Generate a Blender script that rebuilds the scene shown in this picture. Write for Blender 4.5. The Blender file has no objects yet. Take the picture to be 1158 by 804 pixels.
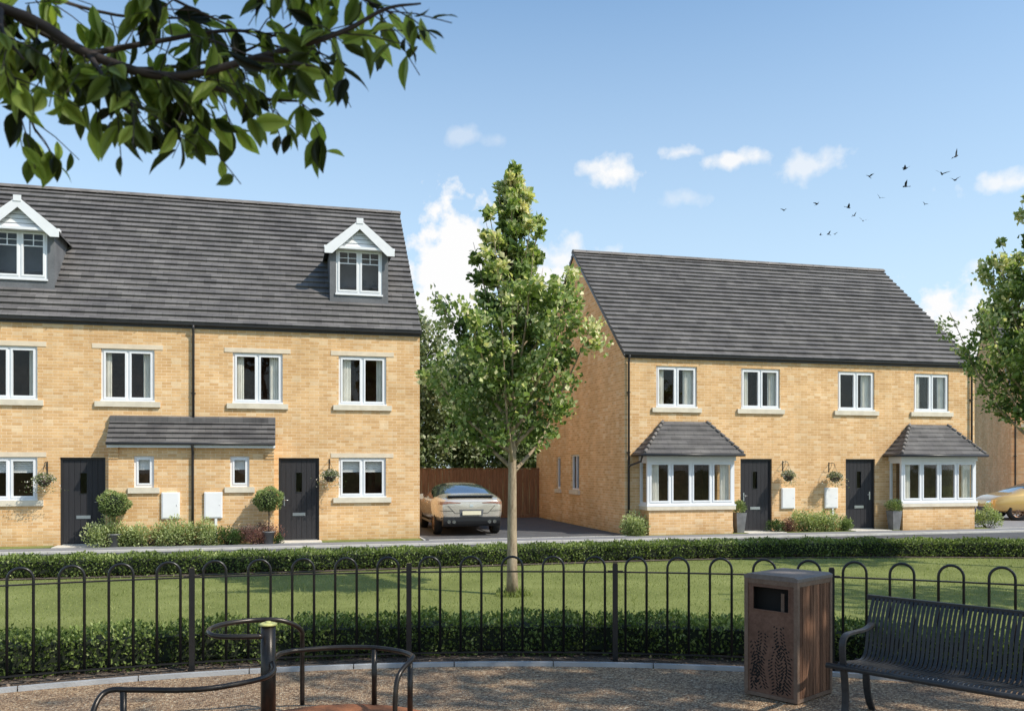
import bpy, math, random
import numpy as np
from mathutils import Vector, Matrix
R = math.radians
rnd = random.Random(7)
rng = np.random.default_rng(11)
scene = bpy.context.scene
col = scene.collection

# ------------------------------------------------------------------ helpers
class MB:
    """collects polygons; build() links them as ONE mesh object"""
    def __init__(s): s.v = []; s.f = []; s.sm = []
    def poly(s, pts, smooth=False):
        n = len(s.v); s.v += [tuple(p) for p in pts]; s.f.append(tuple(range(n, n+len(pts)))); s.sm.append(smooth)
    def box(s, x0, x1, y0, y1, z0, z1, M=None):
        p = [(x0,y0,z0),(x1,y0,z0),(x1,y1,z0),(x0,y1,z0),(x0,y0,z1),(x1,y0,z1),(x1,y1,z1),(x0,y1,z1)]
        if M is not None: p = [tuple(M @ Vector(q)) for q in p]
        n = len(s.v); s.v += p
        for q in ((0,3,2,1),(4,5,6,7),(0,1,5,4),(1,2,6,5),(2,3,7,6),(3,0,4,7)):
            s.f.append(tuple(n+i for i in q)); s.sm.append(False)
        return s
    def cbox(s, c, d, M=None):
        return s.box(c[0]-d[0]/2, c[0]+d[0]/2, c[1]-d[1]/2, c[1]+d[1]/2, c[2]-d[2]/2, c[2]+d[2]/2, M)
    def prism(s, prof, a0, a1, axis='x'):
        """profile in the two other axes, extruded along axis"""
        def mk(a, p):
            return (a, p[0], p[1]) if axis == 'x' else ((p[0], a, p[1]) if axis == 'y' else (p[0], p[1], a))
        n = len(s.v); k = len(prof)
        s.v += [mk(a0, p) for p in prof] + [mk(a1, p) for p in prof]
        s.f.append(tuple(n+i for i in range(k))[::-1]); s.sm.append(False)
        s.f.append(tuple(n+k+i for i in range(k))); s.sm.append(False)
        for i in range(k):
            j = (i+1) % k
            s.f.append((n+i, n+j, n+k+j, n+k+i)); s.sm.append(False)
        return s
    def tube(s, pts, rad, sides=8, cap=True):
        pts = [Vector(p) for p in pts]; m = len(pts)
        rr = rad if isinstance(rad, (list, tuple)) else [rad]*m
        n = len(s.v)
        t0 = (pts[1]-pts[0]).normalized()
        ref = Vector((0,0,1)) if abs(t0.z) < .9 else Vector((1,0,0))
        u = t0.cross(ref).normalized()
        for i in range(m):
            t = (pts[min(i+1,m-1)]-pts[max(i-1,0)])
            t = t.normalized() if t.length > 1e-9 else t0
            u = (u - t*u.dot(t))
            u = u.normalized() if u.length > 1e-6 else t.orthogonal().normalized()
            w = t.cross(u)
            for k in range(sides):
                a = 2*math.pi*k/sides
                s.v.append(tuple(pts[i] + (u*math.cos(a)+w*math.sin(a))*rr[i]))
        for i in range(m-1):
            for k in range(sides):
                k2 = (k+1) % sides
                s.f.append((n+i*sides+k, n+i*sides+k2, n+(i+1)*sides+k2, n+(i+1)*sides+k)); s.sm.append(True)
        if cap:
            s.f.append(tuple(n+k for k in range(sides))[::-1]); s.sm.append(False)
            s.f.append(tuple(n+(m-1)*sides+k for k in range(sides))); s.sm.append(False)
        return s
    def lathe(s, prof, c=(0,0,0), sides=24, axis='z'):
        n = len(s.v); m = len(prof)
        for r, h in prof:
            for k in range(sides):
                a = 2*math.pi*k/sides
                x, y = r*math.cos(a), r*math.sin(a)
                p = (x, y, h) if axis == 'z' else ((h, x, y) if axis == 'x' else (x, h, y))
                s.v.append((c[0]+p[0], c[1]+p[1], c[2]+p[2]))
        for i in range(m-1):
            for k in range(sides):
                k2 = (k+1) % sides
                s.f.append((n+i*sides+k, n+i*sides+k2, n+(i+1)*sides+k2, n+(i+1)*sides+k)); s.sm.append(True)
        return s
    def build(s, name, mat, parent=None, loc=None):
        me = bpy.data.meshes.new(name)
        me.from_pydata(s.v, [], s.f)
        me.polygons.foreach_set('use_smooth', s.sm)
        me.materials.append(mat); me.update()
        o = bpy.data.objects.new(name, me); col.objects.link(o)
        if parent: o.parent = parent
        if loc: o.location = loc
        return o

def tag(o, label=None, cat=None, group=None, kind=None):
    if label: o['label'] = label
    if cat: o['category'] = cat
    if group: o['group'] = group
    if kind: o['kind'] = kind
    return o
def empty(name, loc, label, cat, rz=0, group=None):
    o = bpy.data.objects.new(name, None); col.objects.link(o)
    o.location = loc; o.rotation_euler = (0,0,rz); o.empty_display_size = .2
    return tag(o, label, cat, group)
def copy_tree(o, parent=None):
    c = o.copy(); col.objects.link(c)
    if parent: c.parent = parent
    for ch in list(o.children): copy_tree(ch, c)
    return c

def smooth_path(pts, n=6):
    """Catmull-Rom through the points"""
    P = [Vector(p) for p in pts]; P = [P[0]*2-P[1]] + P + [P[-1]*2-P[-2]]
    out = []
    for i in range(1, len(P)-2):
        for k in range(n):
            t = k/n; a, b, c, d = P[i-1], P[i], P[i+1], P[i+2]
            out.append(.5*((2*b) + (c-a)*t + (2*a-5*b+4*c-d)*t*t + (3*b-a-3*c+d)*t**3))
    out.append(P[-2]); return out

# ------------------------------------------------------------------ materials
def nt(name):
    m = bpy.data.materials.new(name); m.use_nodes = True
    return m, m.node_tree, m.node_tree.nodes['Principled BSDF']
def N(t, typ, **kw):
    n = t.nodes.new(typ)
    for k, v in kw.items(): setattr(n, k, v)
    return n
def ramp(t, stops, fac):
    r = N(t, 'ShaderNodeValToRGB'); e = r.color_ramp.elements
    while len(e) < len(stops): e.new(.5)
    for i, (p, c) in enumerate(stops): e[i].position = p; e[i].color = (*c, 1)
    t.links.new(fac, r.inputs[0]); return r
def mat_plain(name, c, rough=.5, metal=0, var=.12, scale=3, bump=.0, bscale=60, spec=.5, coat=0):
    m, t, b = nt(name)
    tc = N(t, 'ShaderNodeTexCoord'); no = N(t, 'ShaderNodeTexNoise'); no.inputs['Scale'].default_value = scale
    no.inputs['Detail'].default_value = 6
    t.links.new(tc.outputs['Object'], no.inputs['Vector'])
    lo = tuple(max(0, x*(1-var)) for x in c); hi = tuple(min(1, x*(1+var)) for x in c)
    r = ramp(t, [(.3, lo), (.7, hi)], no.outputs['Fac'])
    t.links.new(r.outputs[0], b.inputs['Base Color'])
    b.inputs['Roughness'].default_value = rough; b.inputs['Metallic'].default_value = metal
    b.inputs['Specular IOR Level'].default_value = spec
    if coat: b.inputs['Coat Weight'].default_value = coat; b.inputs['Coat Roughness'].default_value = .04
    if bump:
        n2 = N(t, 'ShaderNodeTexNoise'); n2.inputs['Scale'].default_value = bscale; n2.inputs['Detail'].default_value = 4
        t.links.new(tc.outputs['Object'], n2.inputs['Vector'])
        bp = N(t, 'ShaderNodeBump'); bp.inputs['Strength'].default_value = bump; bp.inputs['Distance'].default_value = .01
        t.links.new(n2.outputs['Fac'], bp.inputs['Height']); t.links.new(bp.outputs[0], b.inputs['Normal'])
    return m
def mat_brick(name, c1, c2, c3, mortar):
    m, t, b = nt(name); L = t.links.new
    tc = N(t, 'ShaderNodeTexCoord'); sp = N(t, 'ShaderNodeSeparateXYZ'); L(tc.outputs['Object'], sp.inputs[0])
    ad = N(t, 'ShaderNodeMath', operation='ADD'); L(sp.outputs['X'], ad.inputs[0]); L(sp.outputs['Y'], ad.inputs[1])
    cb = N(t, 'ShaderNodeCombineXYZ'); L(ad.outputs[0], cb.inputs['X']); L(sp.outputs['Z'], cb.inputs['Y'])
    def brick(a, bb, mo):
        k = N(t, 'ShaderNodeTexBrick'); L(cb.outputs[0], k.inputs['Vector'])
        k.inputs['Scale'].default_value = 1; k.inputs['Brick Width'].default_value = .225; k.inputs['Row Height'].default_value = .075
        k.inputs['Mortar Size'].default_value = .006; k.inputs['Mortar Smooth'].default_value = .3
        k.inputs['Color1'].default_value = (*a, 1); k.inputs['Color2'].default_value = (*bb, 1); k.inputs['Mortar'].default_value = (*mo, 1)
        return k
    k = brick(c1, c2, mortar)
    # rows of brighter and browner bricks picked out cell by cell
    vm = N(t, 'ShaderNodeVectorMath', operation='MULTIPLY'); L(cb.outputs[0], vm.inputs[0]); vm.inputs[1].default_value = (4.44, 13.33, 1)
    fl = N(t, 'ShaderNodeVectorMath', operation='FLOOR'); L(vm.outputs[0], fl.inputs[0])
    wn = N(t, 'ShaderNodeTexWhiteNoise'); wn.noise_dimensions = '2D'; L(fl.outputs[0], wn.inputs['Vector'])
    mr = N(t, 'ShaderNodeMapRange'); L(wn.outputs['Value'], mr.inputs[0]); mr.inputs[1].default_value = .72; mr.inputs[2].default_value = 1.0; mr.inputs[4].default_value = .6
    mx = N(t, 'ShaderNodeMix', data_type='RGBA'); L(mr.outputs[0], mx.inputs['Factor'])
    k3 = brick(c3, c3, mortar); L(k.outputs['Color'], mx.inputs['A']); L(k3.outputs['Color'], mx.inputs['B'])
    no = N(t, 'ShaderNodeTexNoise'); no.inputs['Scale'].default_value = .9; no.inputs['Detail'].default_value = 8
    L(tc.outputs['Object'], no.inputs['Vector'])
    r = ramp(t, [(.25, (.80,.78,.75)), (.75, (1.06,1.06,1.08))], no.outputs['Fac'])
    m2 = N(t, 'ShaderNodeMix', data_type='RGBA', blend_type='MULTIPLY'); m2.inputs['Factor'].default_value = 1
    L(mx.outputs['Result'], m2.inputs['A']); L(r.outputs[0], m2.inputs['B'])
    # rain streaks
    mp = N(t, 'ShaderNodeMapping'); L(cb.outputs[0], mp.inputs[0]); mp.inputs['Scale'].default_value = (2.2, .35, 1)
    n5 = N(t, 'ShaderNodeTexNoise'); n5.inputs['Scale'].default_value = 1.5; n5.inputs['Detail'].default_value = 7; n5.inputs['Roughness'].default_value = .7; L(mp.outputs[0], n5.inputs['Vector'])
    r5 = ramp(t, [(.32, (.90,.875,.85)), (.55, (1,1,1))], n5.outputs['Fac'])
    m5 = N(t, 'ShaderNodeMix', data_type='RGBA', blend_type='MULTIPLY'); m5.inputs['Factor'].default_value = 1
    L(m2.outputs['Result'], m5.inputs['A']); L(r5.outputs[0], m5.inputs['B']); m2 = m5
    # darker band at the foot of the wall
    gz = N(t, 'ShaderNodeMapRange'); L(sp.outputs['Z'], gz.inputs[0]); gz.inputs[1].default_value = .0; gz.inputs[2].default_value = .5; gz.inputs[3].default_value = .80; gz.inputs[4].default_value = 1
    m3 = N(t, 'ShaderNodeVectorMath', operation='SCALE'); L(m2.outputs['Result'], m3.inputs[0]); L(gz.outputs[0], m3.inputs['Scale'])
    L(m3.outputs[0], b.inputs['Base Color']); b.inputs['Roughness'].default_value = .9; b.inputs['Specular IOR Level'].default_value = .2
    n3 = N(t, 'ShaderNodeTexNoise'); n3.inputs['Scale'].default_value = 45; L(tc.outputs['Object'], n3.inputs['Vector'])
    hh = N(t, 'ShaderNodeMath', operation='MULTIPLY_ADD'); L(k.outputs['Fac'], hh.inputs[0]); hh.inputs[1].default_value = -1; L(n3.outputs['Fac'], hh.inputs[2])
    bp = N(t, 'ShaderNodeBump'); bp.inputs['Strength'].default_value = .6; bp.inputs['Distance'].default_value = .008
    L(hh.outputs[0], bp.inputs['Height']); L(bp.outputs[0], b.inputs['Normal'])
    return m
def mat_tile(name, c, axis='X', depth='Y', cw=.3, rh=.2):
    m, t, b = nt(name); L = t.links.new
    tc = N(t, 'ShaderNodeTexCoord'); sp = N(t, 'ShaderNodeSeparateXYZ'); L(tc.outputs['Object'], sp.inputs[0])
    cb = N(t, 'ShaderNodeCombineXYZ'); L(sp.outputs[axis], cb.inputs['X']); L(sp.outputs[depth], cb.inputs['Y'])
    k = N(t, 'ShaderNodeTexBrick'); L(cb.outputs[0], k.inputs['Vector'])
    k.inputs['Scale'].default_value = 1; k.inputs['Brick Width'].default_value = cw; k.inputs['Row Height'].default_value = rh
    k.inputs['Mortar Size'].default_value = .004
    k.inputs['Color1'].default_value = (*[x*.80 for x in c], 1); k.inputs['Color2'].default_value = (*[x*1.18 for x in c], 1); k.inputs['Mortar'].default_value = (*[x*.5 for x in c], 1)
    no = N(t, 'ShaderNodeTexNoise'); no.inputs['Scale'].default_value = 1.6; no.inputs['Detail'].default_value = 8; L(tc.outputs['Object'], no.inputs['Vector'])
    no.inputs['Roughness'].default_value = .7
    r = ramp(t, [(.3, (.72,.72,.74)), (.7, (1.2,1.2,1.18))], no.outputs['Fac'])
    mx = N(t, 'ShaderNodeMix', data_type='RGBA', blend_type='MULTIPLY'); mx.inputs['Factor'].default_value = 1
    L(k.outputs['Color'], mx.inputs['A']); L(r.outputs[0], mx.inputs['B'])
    mp = N(t, 'ShaderNodeMapping'); L(cb.outputs[0], mp.inputs[0]); mp.inputs['Scale'].default_value = (.5, 5.0, 1)
    n5 = N(t, 'ShaderNodeTexNoise'); n5.inputs['Scale'].default_value = 1.3; n5.inputs['Detail'].default_value = 8; n5.inputs['Roughness'].default_value = .75; L(mp.outputs[0], n5.inputs['Vector'])
    r5 = ramp(t, [(.30, (.50,.50,.52)), (.47, (.95,.95,.96)), (.72, (1.28,1.27,1.24))], n5.outputs['Fac'])
    m5 = N(t, 'ShaderNodeMix', data_type='RGBA', blend_type='MULTIPLY'); m5.inputs['Factor'].default_value = 1
    L(mx.outputs['Result'], m5.inputs['A']); L(r5.outputs[0], m5.inputs['B']); L(m5.outputs['Result'], b.inputs['Base Color'])
    b.inputs['Roughness'].default_value = .7; b.inputs['Specular IOR Level'].default_value = .35
    n3 = N(t, 'ShaderNodeTexNoise'); n3.inputs['Scale'].default_value = 60; L(tc.outputs['Object'], n3.inputs['Vector'])
    bp = N(t, 'ShaderNodeBump'); bp.inputs['Strength'].default_value = .25; bp.inputs['Distance'].default_value = .01
    L(n3.outputs['Fac'], bp.inputs['Height']); L(bp.outputs[0], b.inputs['Normal'])
    return m
def mat_leaf(name, stops, trans=.35, rough=.55, spec=.35):
    """colour from the per-leaf random attribute 'tint'"""
    m, t, b = nt(name); L = t.links.new
    at = N(t, 'ShaderNodeAttribute'); at.attribute_name = 'tint'
    r = ramp(t, stops, at.outputs['Fac'])
    L(r.outputs[0], b.inputs['Base Color']); b.inputs['Roughness'].default_value = rough; b.inputs['Specular IOR Level'].default_value = spec
    tr = N(t, 'ShaderNodeBsdfTranslucent'); mc = N(t, 'ShaderNodeMix', data_type='RGBA', blend_type='MULTIPLY'); mc.inputs['Factor'].default_value = 1
    L(r.outputs[0], mc.inputs['A']); mc.inputs['B'].default_value = (1.6, 1.7, .8, 1); L(mc.outputs['Result'], tr.inputs['Color'])
    ms = N(t, 'ShaderNodeMixShader'); ms.inputs[0].default_value = trans
    out = [n for n in t.nodes if n.type == 'OUTPUT_MATERIAL'][0]
    L(b.outputs[0], ms.inputs[1]); L(tr.outputs[0], ms.inputs[2]); L(ms.outputs[0], out.inputs['Surface'])
    return m
def mat_glass(name, tint=(.97,.98,.98), rough=.02, refl=.10):
    m, t, b = nt(name); L = t.links.new
    t.nodes.remove(b)
    out = [n for n in t.nodes if n.type == 'OUTPUT_MATERIAL'][0]
    tr = N(t, 'ShaderNodeBsdfTransparent'); tr.inputs[0].default_value = (*tint, 1)
    gl = N(t, 'ShaderNodeBsdfGlossy'); gl.inputs['Roughness'].default_value = rough
    lw = N(t, 'ShaderNodeLayerWeight'); lw.inputs[0].default_value = .35
    tc = N(t, 'ShaderNodeTexCoord'); no = N(t, 'ShaderNodeTexNoise'); no.inputs['Scale'].default_value = 1.2; L(tc.outputs['Object'], no.inputs['Vector'])
    bp = N(t, 'ShaderNodeBump'); bp.inputs['Strength'].default_value = .15; bp.inputs['Distance'].default_value = .02; L(no.outputs['Fac'], bp.inputs['Height']); L(bp.outputs[0], gl.inputs['Normal'])
    mu = N(t, 'ShaderNodeMath', operation='MULTIPLY_ADD'); L(lw.outputs['Fresnel'], mu.inputs[0]); mu.inputs[1].default_value = .18; mu.inputs[2].default_value = refl-.05
    ms = N(t, 'ShaderNodeMixShader'); L(mu.outputs[0], ms.inputs[0]); L(tr.outputs[0], ms.inputs[1]); L(gl.outputs[0], ms.inputs[2]); L(ms.outputs[0], out.inputs['Surface'])
    return m
def mat_two(name, c1, c2, scale, scale2, c3=None, rough=.9, bump=.5, bdist=.02, stretch=None):
    """ground materials: two noise scales, optional voronoi stones"""
    m, t, b = nt(name); L = t.links.new
    tc = N(t, 'ShaderNodeTexCoord'); vec = tc.outputs['Object']
    if stretch:
        mp = N(t, 'ShaderNodeMapping'); L(vec, mp.inputs[0]); mp.inputs['Scale'].default_value = stretch; vec = mp.outputs[0]
    a = N(t, 'ShaderNodeTexNoise'); a.inputs['Scale'].default_value = scale; a.inputs['Detail'].default_value = 6; L(vec, a.inputs['Vector'])
    c = N(t, 'ShaderNodeTexNoise'); c.inputs['Scale'].default_value = scale2; c.inputs['Detail'].default_value = 8; c.inputs['Roughness'].default_value = .75; L(vec, c.inputs['Vector'])
    ad = N(t, 'ShaderNodeMath', operation='MULTIPLY_ADD'); L(a.outputs['Fac'], ad.inputs[0]); ad.inputs[1].default_value = .45
    mu = N(t, 'ShaderNodeMath', operation='MULTIPLY'); L(c.outputs['Fac'], mu.inputs[0]); mu.inputs[1].default_value = .55; L(mu.outputs[0], ad.inputs[2])
    r = ramp(t, [(.36, c1), (.64, c2)] if c3 is None else [(.36, c1), (.56, c2), (.68, c3)], ad.outputs[0])
    L(r.outputs[0], b.inputs['Base Color']); b.inputs['Roughness'].default_value = rough; b.inputs['Specular IOR Level'].default_value = .2
    bp = N(t, 'ShaderNodeBump'); bp.inputs['Strength'].default_value = bump; bp.inputs['Distance'].default_value = bdist
    L(c.outputs['Fac'], bp.inputs['Height']); L(bp.outputs[0], b.inputs['Normal'])
    return m
def mat_gravel(name):
    m, t, b = nt(name); L = t.links.new
    tc = N(t, 'ShaderNodeTexCoord')
    v = N(t, 'ShaderNodeTexVoronoi'); v.inputs['Scale'].default_value = 62; L(tc.outputs['Object'], v.inputs['Vector'])
    sp = N(t, 'ShaderNodeSeparateColor'); L(v.outputs['Color'], sp.inputs[0])
    r = ramp(t, [(0, (.16,.10,.055)), (.3, (.38,.25,.15)), (.65, (.60,.43,.27)), (.93, (.78,.62,.43)), (1, (.90,.80,.62))], sp.outputs[0])
    dk = ramp(t, [(.0, (1,1,1)), (.62, (.3,.27,.25))], v.outputs['Distance'])
    mm = N(t, 'ShaderNodeMix', data_type='RGBA', blend_type='MULTIPLY'); mm.inputs['Factor'].default_value = .8
    L(r.outputs[0], mm.inputs['A']); L(dk.outputs[0], mm.inputs['B'])
    no = N(t, 'ShaderNodeTexNoise'); no.inputs['Scale'].default_value = 1.3; no.inputs['Detail'].default_value = 7; L(tc.outputs['Object'], no.inputs['Vector'])
    r2 = ramp(t, [(.3, (.75,.74,.76)), (.7, (1.25,1.18,1.05))], no.outputs['Fac'])
    m2 = N(t, 'ShaderNodeMix', data_type='RGBA', blend_type='MULTIPLY'); m2.inputs['Factor'].default_value = 1
    L(mm.outputs['Result'], m2.inputs['A']); L(r2.outputs[0], m2.inputs['B']); L(m2.outputs['Result'], b.inputs['Base Color'])
    b.inputs['Roughness'].default_value = .75
    bp = N(t, 'ShaderNodeBump'); bp.invert = True; bp.inputs['Strength'].default_value = 1; bp.inputs['Distance'].default_value = .012
    L(v.outputs['Distance'], bp.inputs['Height']); L(bp.outputs[0], b.inputs['Normal'])
    return m
def mat_wood(name, c1, c2, axis_scale, rough=.8):
    return mat_two(name, c1, c2, 3, 14, rough=rough, bump=.4, bdist=.005, stretch=axis_scale)

M = {}
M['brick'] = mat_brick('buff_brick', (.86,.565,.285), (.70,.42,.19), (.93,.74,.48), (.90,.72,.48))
M['tile'] = mat_tile('roof_tile', (.150,.141,.136), rh=.2)
M['tile_small'] = mat_tile('small_roof_tile', (.125,.118,.115), rh=.11)
M['ridge'] = mat_plain('ridge_tile', (.17,.155,.145), .8, var=.3, scale=3)
M['white'] = mat_plain('white_upvc', (.80,.81,.82), .35, var=.03)
M['box_white'] = mat_plain('meter_box_white', (.83,.83,.82), .4, var=.03)
M['stone'] = mat_plain('cast_stone', (.70,.63,.50), .85, var=.1, scale=5, bump=.3)
M['gutter'] = mat_plain('black_gutter', (.035,.035,.038), .35, var=.15)
M['pipe'] = mat_plain('downpipe_plastic', (.04,.036,.035), .4, var=.15)
M['door'] = mat_wood('charcoal_door', (.030,.030,.033), (.045,.044,.048), (30, 30, .6), .45)
M['door_frame'] = mat_plain('dark_door_frame', (.02,.02,.022), .5)
M['steel'] = mat_plain('brushed_steel', (.6,.6,.6), .3, 1, var=.06)
M['lead'] = mat_two('lead_cladding', (.11,.113,.12), (.19,.195,.205), 2, 20, rough=.6, bump=.1)
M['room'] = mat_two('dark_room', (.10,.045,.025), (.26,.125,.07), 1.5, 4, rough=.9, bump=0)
M['pane_sky'] = mat_plain('painted_sky_grey', (.16,.17,.19), .9)  # pale grey painted for the sky reflected in the dormer panes
M['curtain'] = mat_plain('cream_curtain', (.88,.84,.76), .9, var=.08, scale=4)
M['blind'] = mat_plain('white_blind', (.75,.74,.72), .8, var=.05)
M['glass'] = mat_glass('window_glass', refl=.062)
M['lintel'] = mat_plain('warm_cast_stone', (.74,.62,.46), .85, var=.08, scale=5, bump=.3)
M['slab'] = mat_plain('pale_paving_slab', (.66,.62,.54), .85, var=.12, scale=6, bump=.3)
M['lawn'] = mat_two('lawn_grass', (.13,.155,.040), (.22,.245,.075), .9, 26, (.33,.35,.14), bump=.8, bdist=.03)
M['far_grass'] = mat_two('rough_grass', (.06,.085,.02), (.12,.14,.045), .3, 8, bump=.5)
M['soil'] = mat_two('soil_strip', (.06,.045,.035), (.16,.13,.11), 6, 60, (.30,.27,.24), bump=1, bdist=.02)
M['asphalt'] = mat_two('asphalt', (.075,.076,.082), (.11,.112,.118), 3, 120, (.14,.14,.145), rough=.85, bump=.4, bdist=.004)
M['path'] = mat_two('footpath_asphalt', (.19,.19,.20), (.25,.25,.26), 2, 100, (.30,.30,.31), rough=.85, bump=.4, bdist=.004)
M['kerb'] = mat_plain('concrete_kerb', (.52,.50,.46), .9, var=.12, scale=5, bump=.3)
M['edging'] = mat_plain('grey_concrete_edging', (.36,.37,.38), .85, var=.15, scale=5, bump=.4)
M['gravel'] = mat_gravel('bound_gravel')
M['black_paint'] = mat_plain('black_gloss_paint', (.012,.012,.013), .32, var=.2, scale=20)
M['bench'] = mat_plain('black_steel', (.032,.033,.035), .42, var=.2, scale=30, spec=.35)
M['rail'] = mat_plain('dark_bronze_rail', (.035,.030,.026), .3, .5, var=.2, scale=20)
M['corten'] = mat_two('weathered_brown_steel', (.095,.050,.034), (.20,.115,.08), 3, 30, rough=.6, bump=.15, bdist=.004)
M['corten_edge'] = mat_two('worn_brown_edge', (.13,.085,.06), (.22,.155,.115), 5, 30, rough=.55, bump=.1)
M['bin_top'] = mat_two('bin_top_grey', (.12,.10,.09), (.22,.19,.17), 4, 25, rough=.5, bump=.1)
M['bin_wood'] = mat_wood('stained_timber', (.035,.016,.010), (.33,.185,.115), (16, 16, .8))
m_, t_, b_ = M['bin_wood'], M['bin_wood'].node_tree, M['bin_wood'].node_tree.nodes['Principled BSDF']
oi = N(t_, 'ShaderNodeObjectInfo'); rr_ = ramp(t_, [(0,(.45,.42,.42)),(.5,(1,.95,.9)),(1,(1.5,1.35,1.25))], oi.outputs['Random'])
mm_ = N(t_, 'ShaderNodeMix', data_type='RGBA', blend_type='MULTIPLY'); mm_.inputs['Factor'].default_value = 1
src = b_.inputs['Base Color'].links[0].from_socket; t_.links.new(src, mm_.inputs['A']); t_.links.new(rr_.outputs[0], mm_.inputs['B']); t_.links.new(mm_.outputs['Result'], b_.inputs['Base Color'])
M['dark'] = mat_plain('unlit_void', (.008,.007,.006), .9)
M['orange_mat'] = mat_plain('rust_rubber_mat', (.34,.125,.05), .85, var=.15, scale=40, bump=.5, bscale=200)
M['yellow_cap'] = mat_plain('yellow_cap', (.62,.60,.22), .4)
M['fence_wood'] = mat_wood('brown_fence_board', (.15,.070,.034), (.34,.185,.10), (9, 9, .5))
M['bark'] = mat_wood('pale_bark', (.17,.12,.075), (.50,.40,.285), (6, 6, 1.2), .9)
M['bark_dark'] = mat_wood('dark_bark', (.045,.035,.028), (.13,.105,.08), (8, 8, 1.5), .9)
M['twig'] = mat_plain('dark_twig', (.035,.026,.022), .7)
M['zinc'] = mat_plain('grey_planter', (.20,.20,.20), .5, .3, var=.25, scale=6)
M['coir'] = mat_plain('brown_basket_liner', (.06,.04,.03), .95, bump=.6)
M['bird'] = mat_plain('dark_feather', (.03,.035,.045), .8)
lf = mat_leaf
M['leaf_maple'] = lf('young_maple_leaf', [(0,(.022,.038,.012)),(.4,(.095,.150,.038)),(.75,(.24,.33,.10)),(.93,(.52,.56,.28)),(1,(.75,.70,.45))], .3)
M['leaf_over'] = lf('overhanging_leaf', [(0,(.014,.018,.010)),(.36,(.06,.08,.025)),(.6,(.18,.25,.055)),(1,(.40,.50,.13))], .5, .4)
M['leaf_shade'] = lf('shade_tree_leaf', [(0,(.02,.035,.012)),(1,(.08,.12,.03))], .25)
M['leaf_bg'] = lf('grey_green_leaf', [(0,(.035,.050,.020)),(.5,(.12,.165,.065)),(.85,(.22,.27,.13)),(1,(.38,.40,.27))], .2)
M['leaf_hedge'] = lf('hedge_leaf', [(0,(.035,.055,.015)),(.45,(.12,.17,.04)),(.8,(.26,.33,.10)),(1,(.46,.50,.22))], .25)
M['leaf_light'] = lf('variegated_leaf', [(0,(.09,.13,.035)),(.45,(.32,.38,.15)),(1,(.68,.70,.42))], .25)
M['leaf_dark'] = lf('glossy_dark_leaf', [(0,(.02,.045,.012)),(1,(.10,.17,.04))], .2, .35)
M['leaf_purple'] = lf('purple_leaf', [(0,(.07,.028,.028)),(.6,(.22,.10,.085)),(1,(.40,.25,.19))], .2)
M['leaf_topiary'] = lf('clipped_bay_leaf', [(0,(.05,.08,.02)),(.5,(.19,.26,.08)),(1,(.42,.48,.22))], .2)
M['petal'] = lf('basket_flowers', [(0,(.05,.09,.03)),(.55,(.17,.22,.08)),(.8,(.7,.68,.62)),(1,(.75,.55,.55))], .2)
M['grass_blade'] = lf('grass_blade', [(0,(.12,.15,.035)),(.7,(.25,.285,.085)),(1,(.42,.44,.19))], .3)
M['car_silver'] = mat_plain('silver_car_paint', (.68,.62,.53), .22, .55, var=.03, coat=1)
M['car_gold'] = mat_plain('gold_car_paint', (.72,.47,.16), .25, .45, var=.03, coat=1)
M['car_glass'] = mat_plain('tinted_car_glass', (.16,.21,.27), .05, .75, var=.1, spec=1, coat=1)
M['tyre'] = mat_plain('tyre_rubber', (.015,.015,.015), .8)
M['trim'] = mat_plain('black_car_trim', (.012,.012,.013), .35)
M['tail_red'] = mat_plain('dark_tail_lamp', (.28,.14,.09), .12, var=.2, scale=30, coat=1)
M['chrome'] = mat_plain('chrome', (.8,.8,.8), .12, 1, var=.02)
M['plate_yellow'] = mat_plain('number_plate', (.78,.72,.52), .45, var=.05)
M['rim'] = mat_plain('bronze_rim', (.20,.12,.08), .35, .8)

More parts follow.
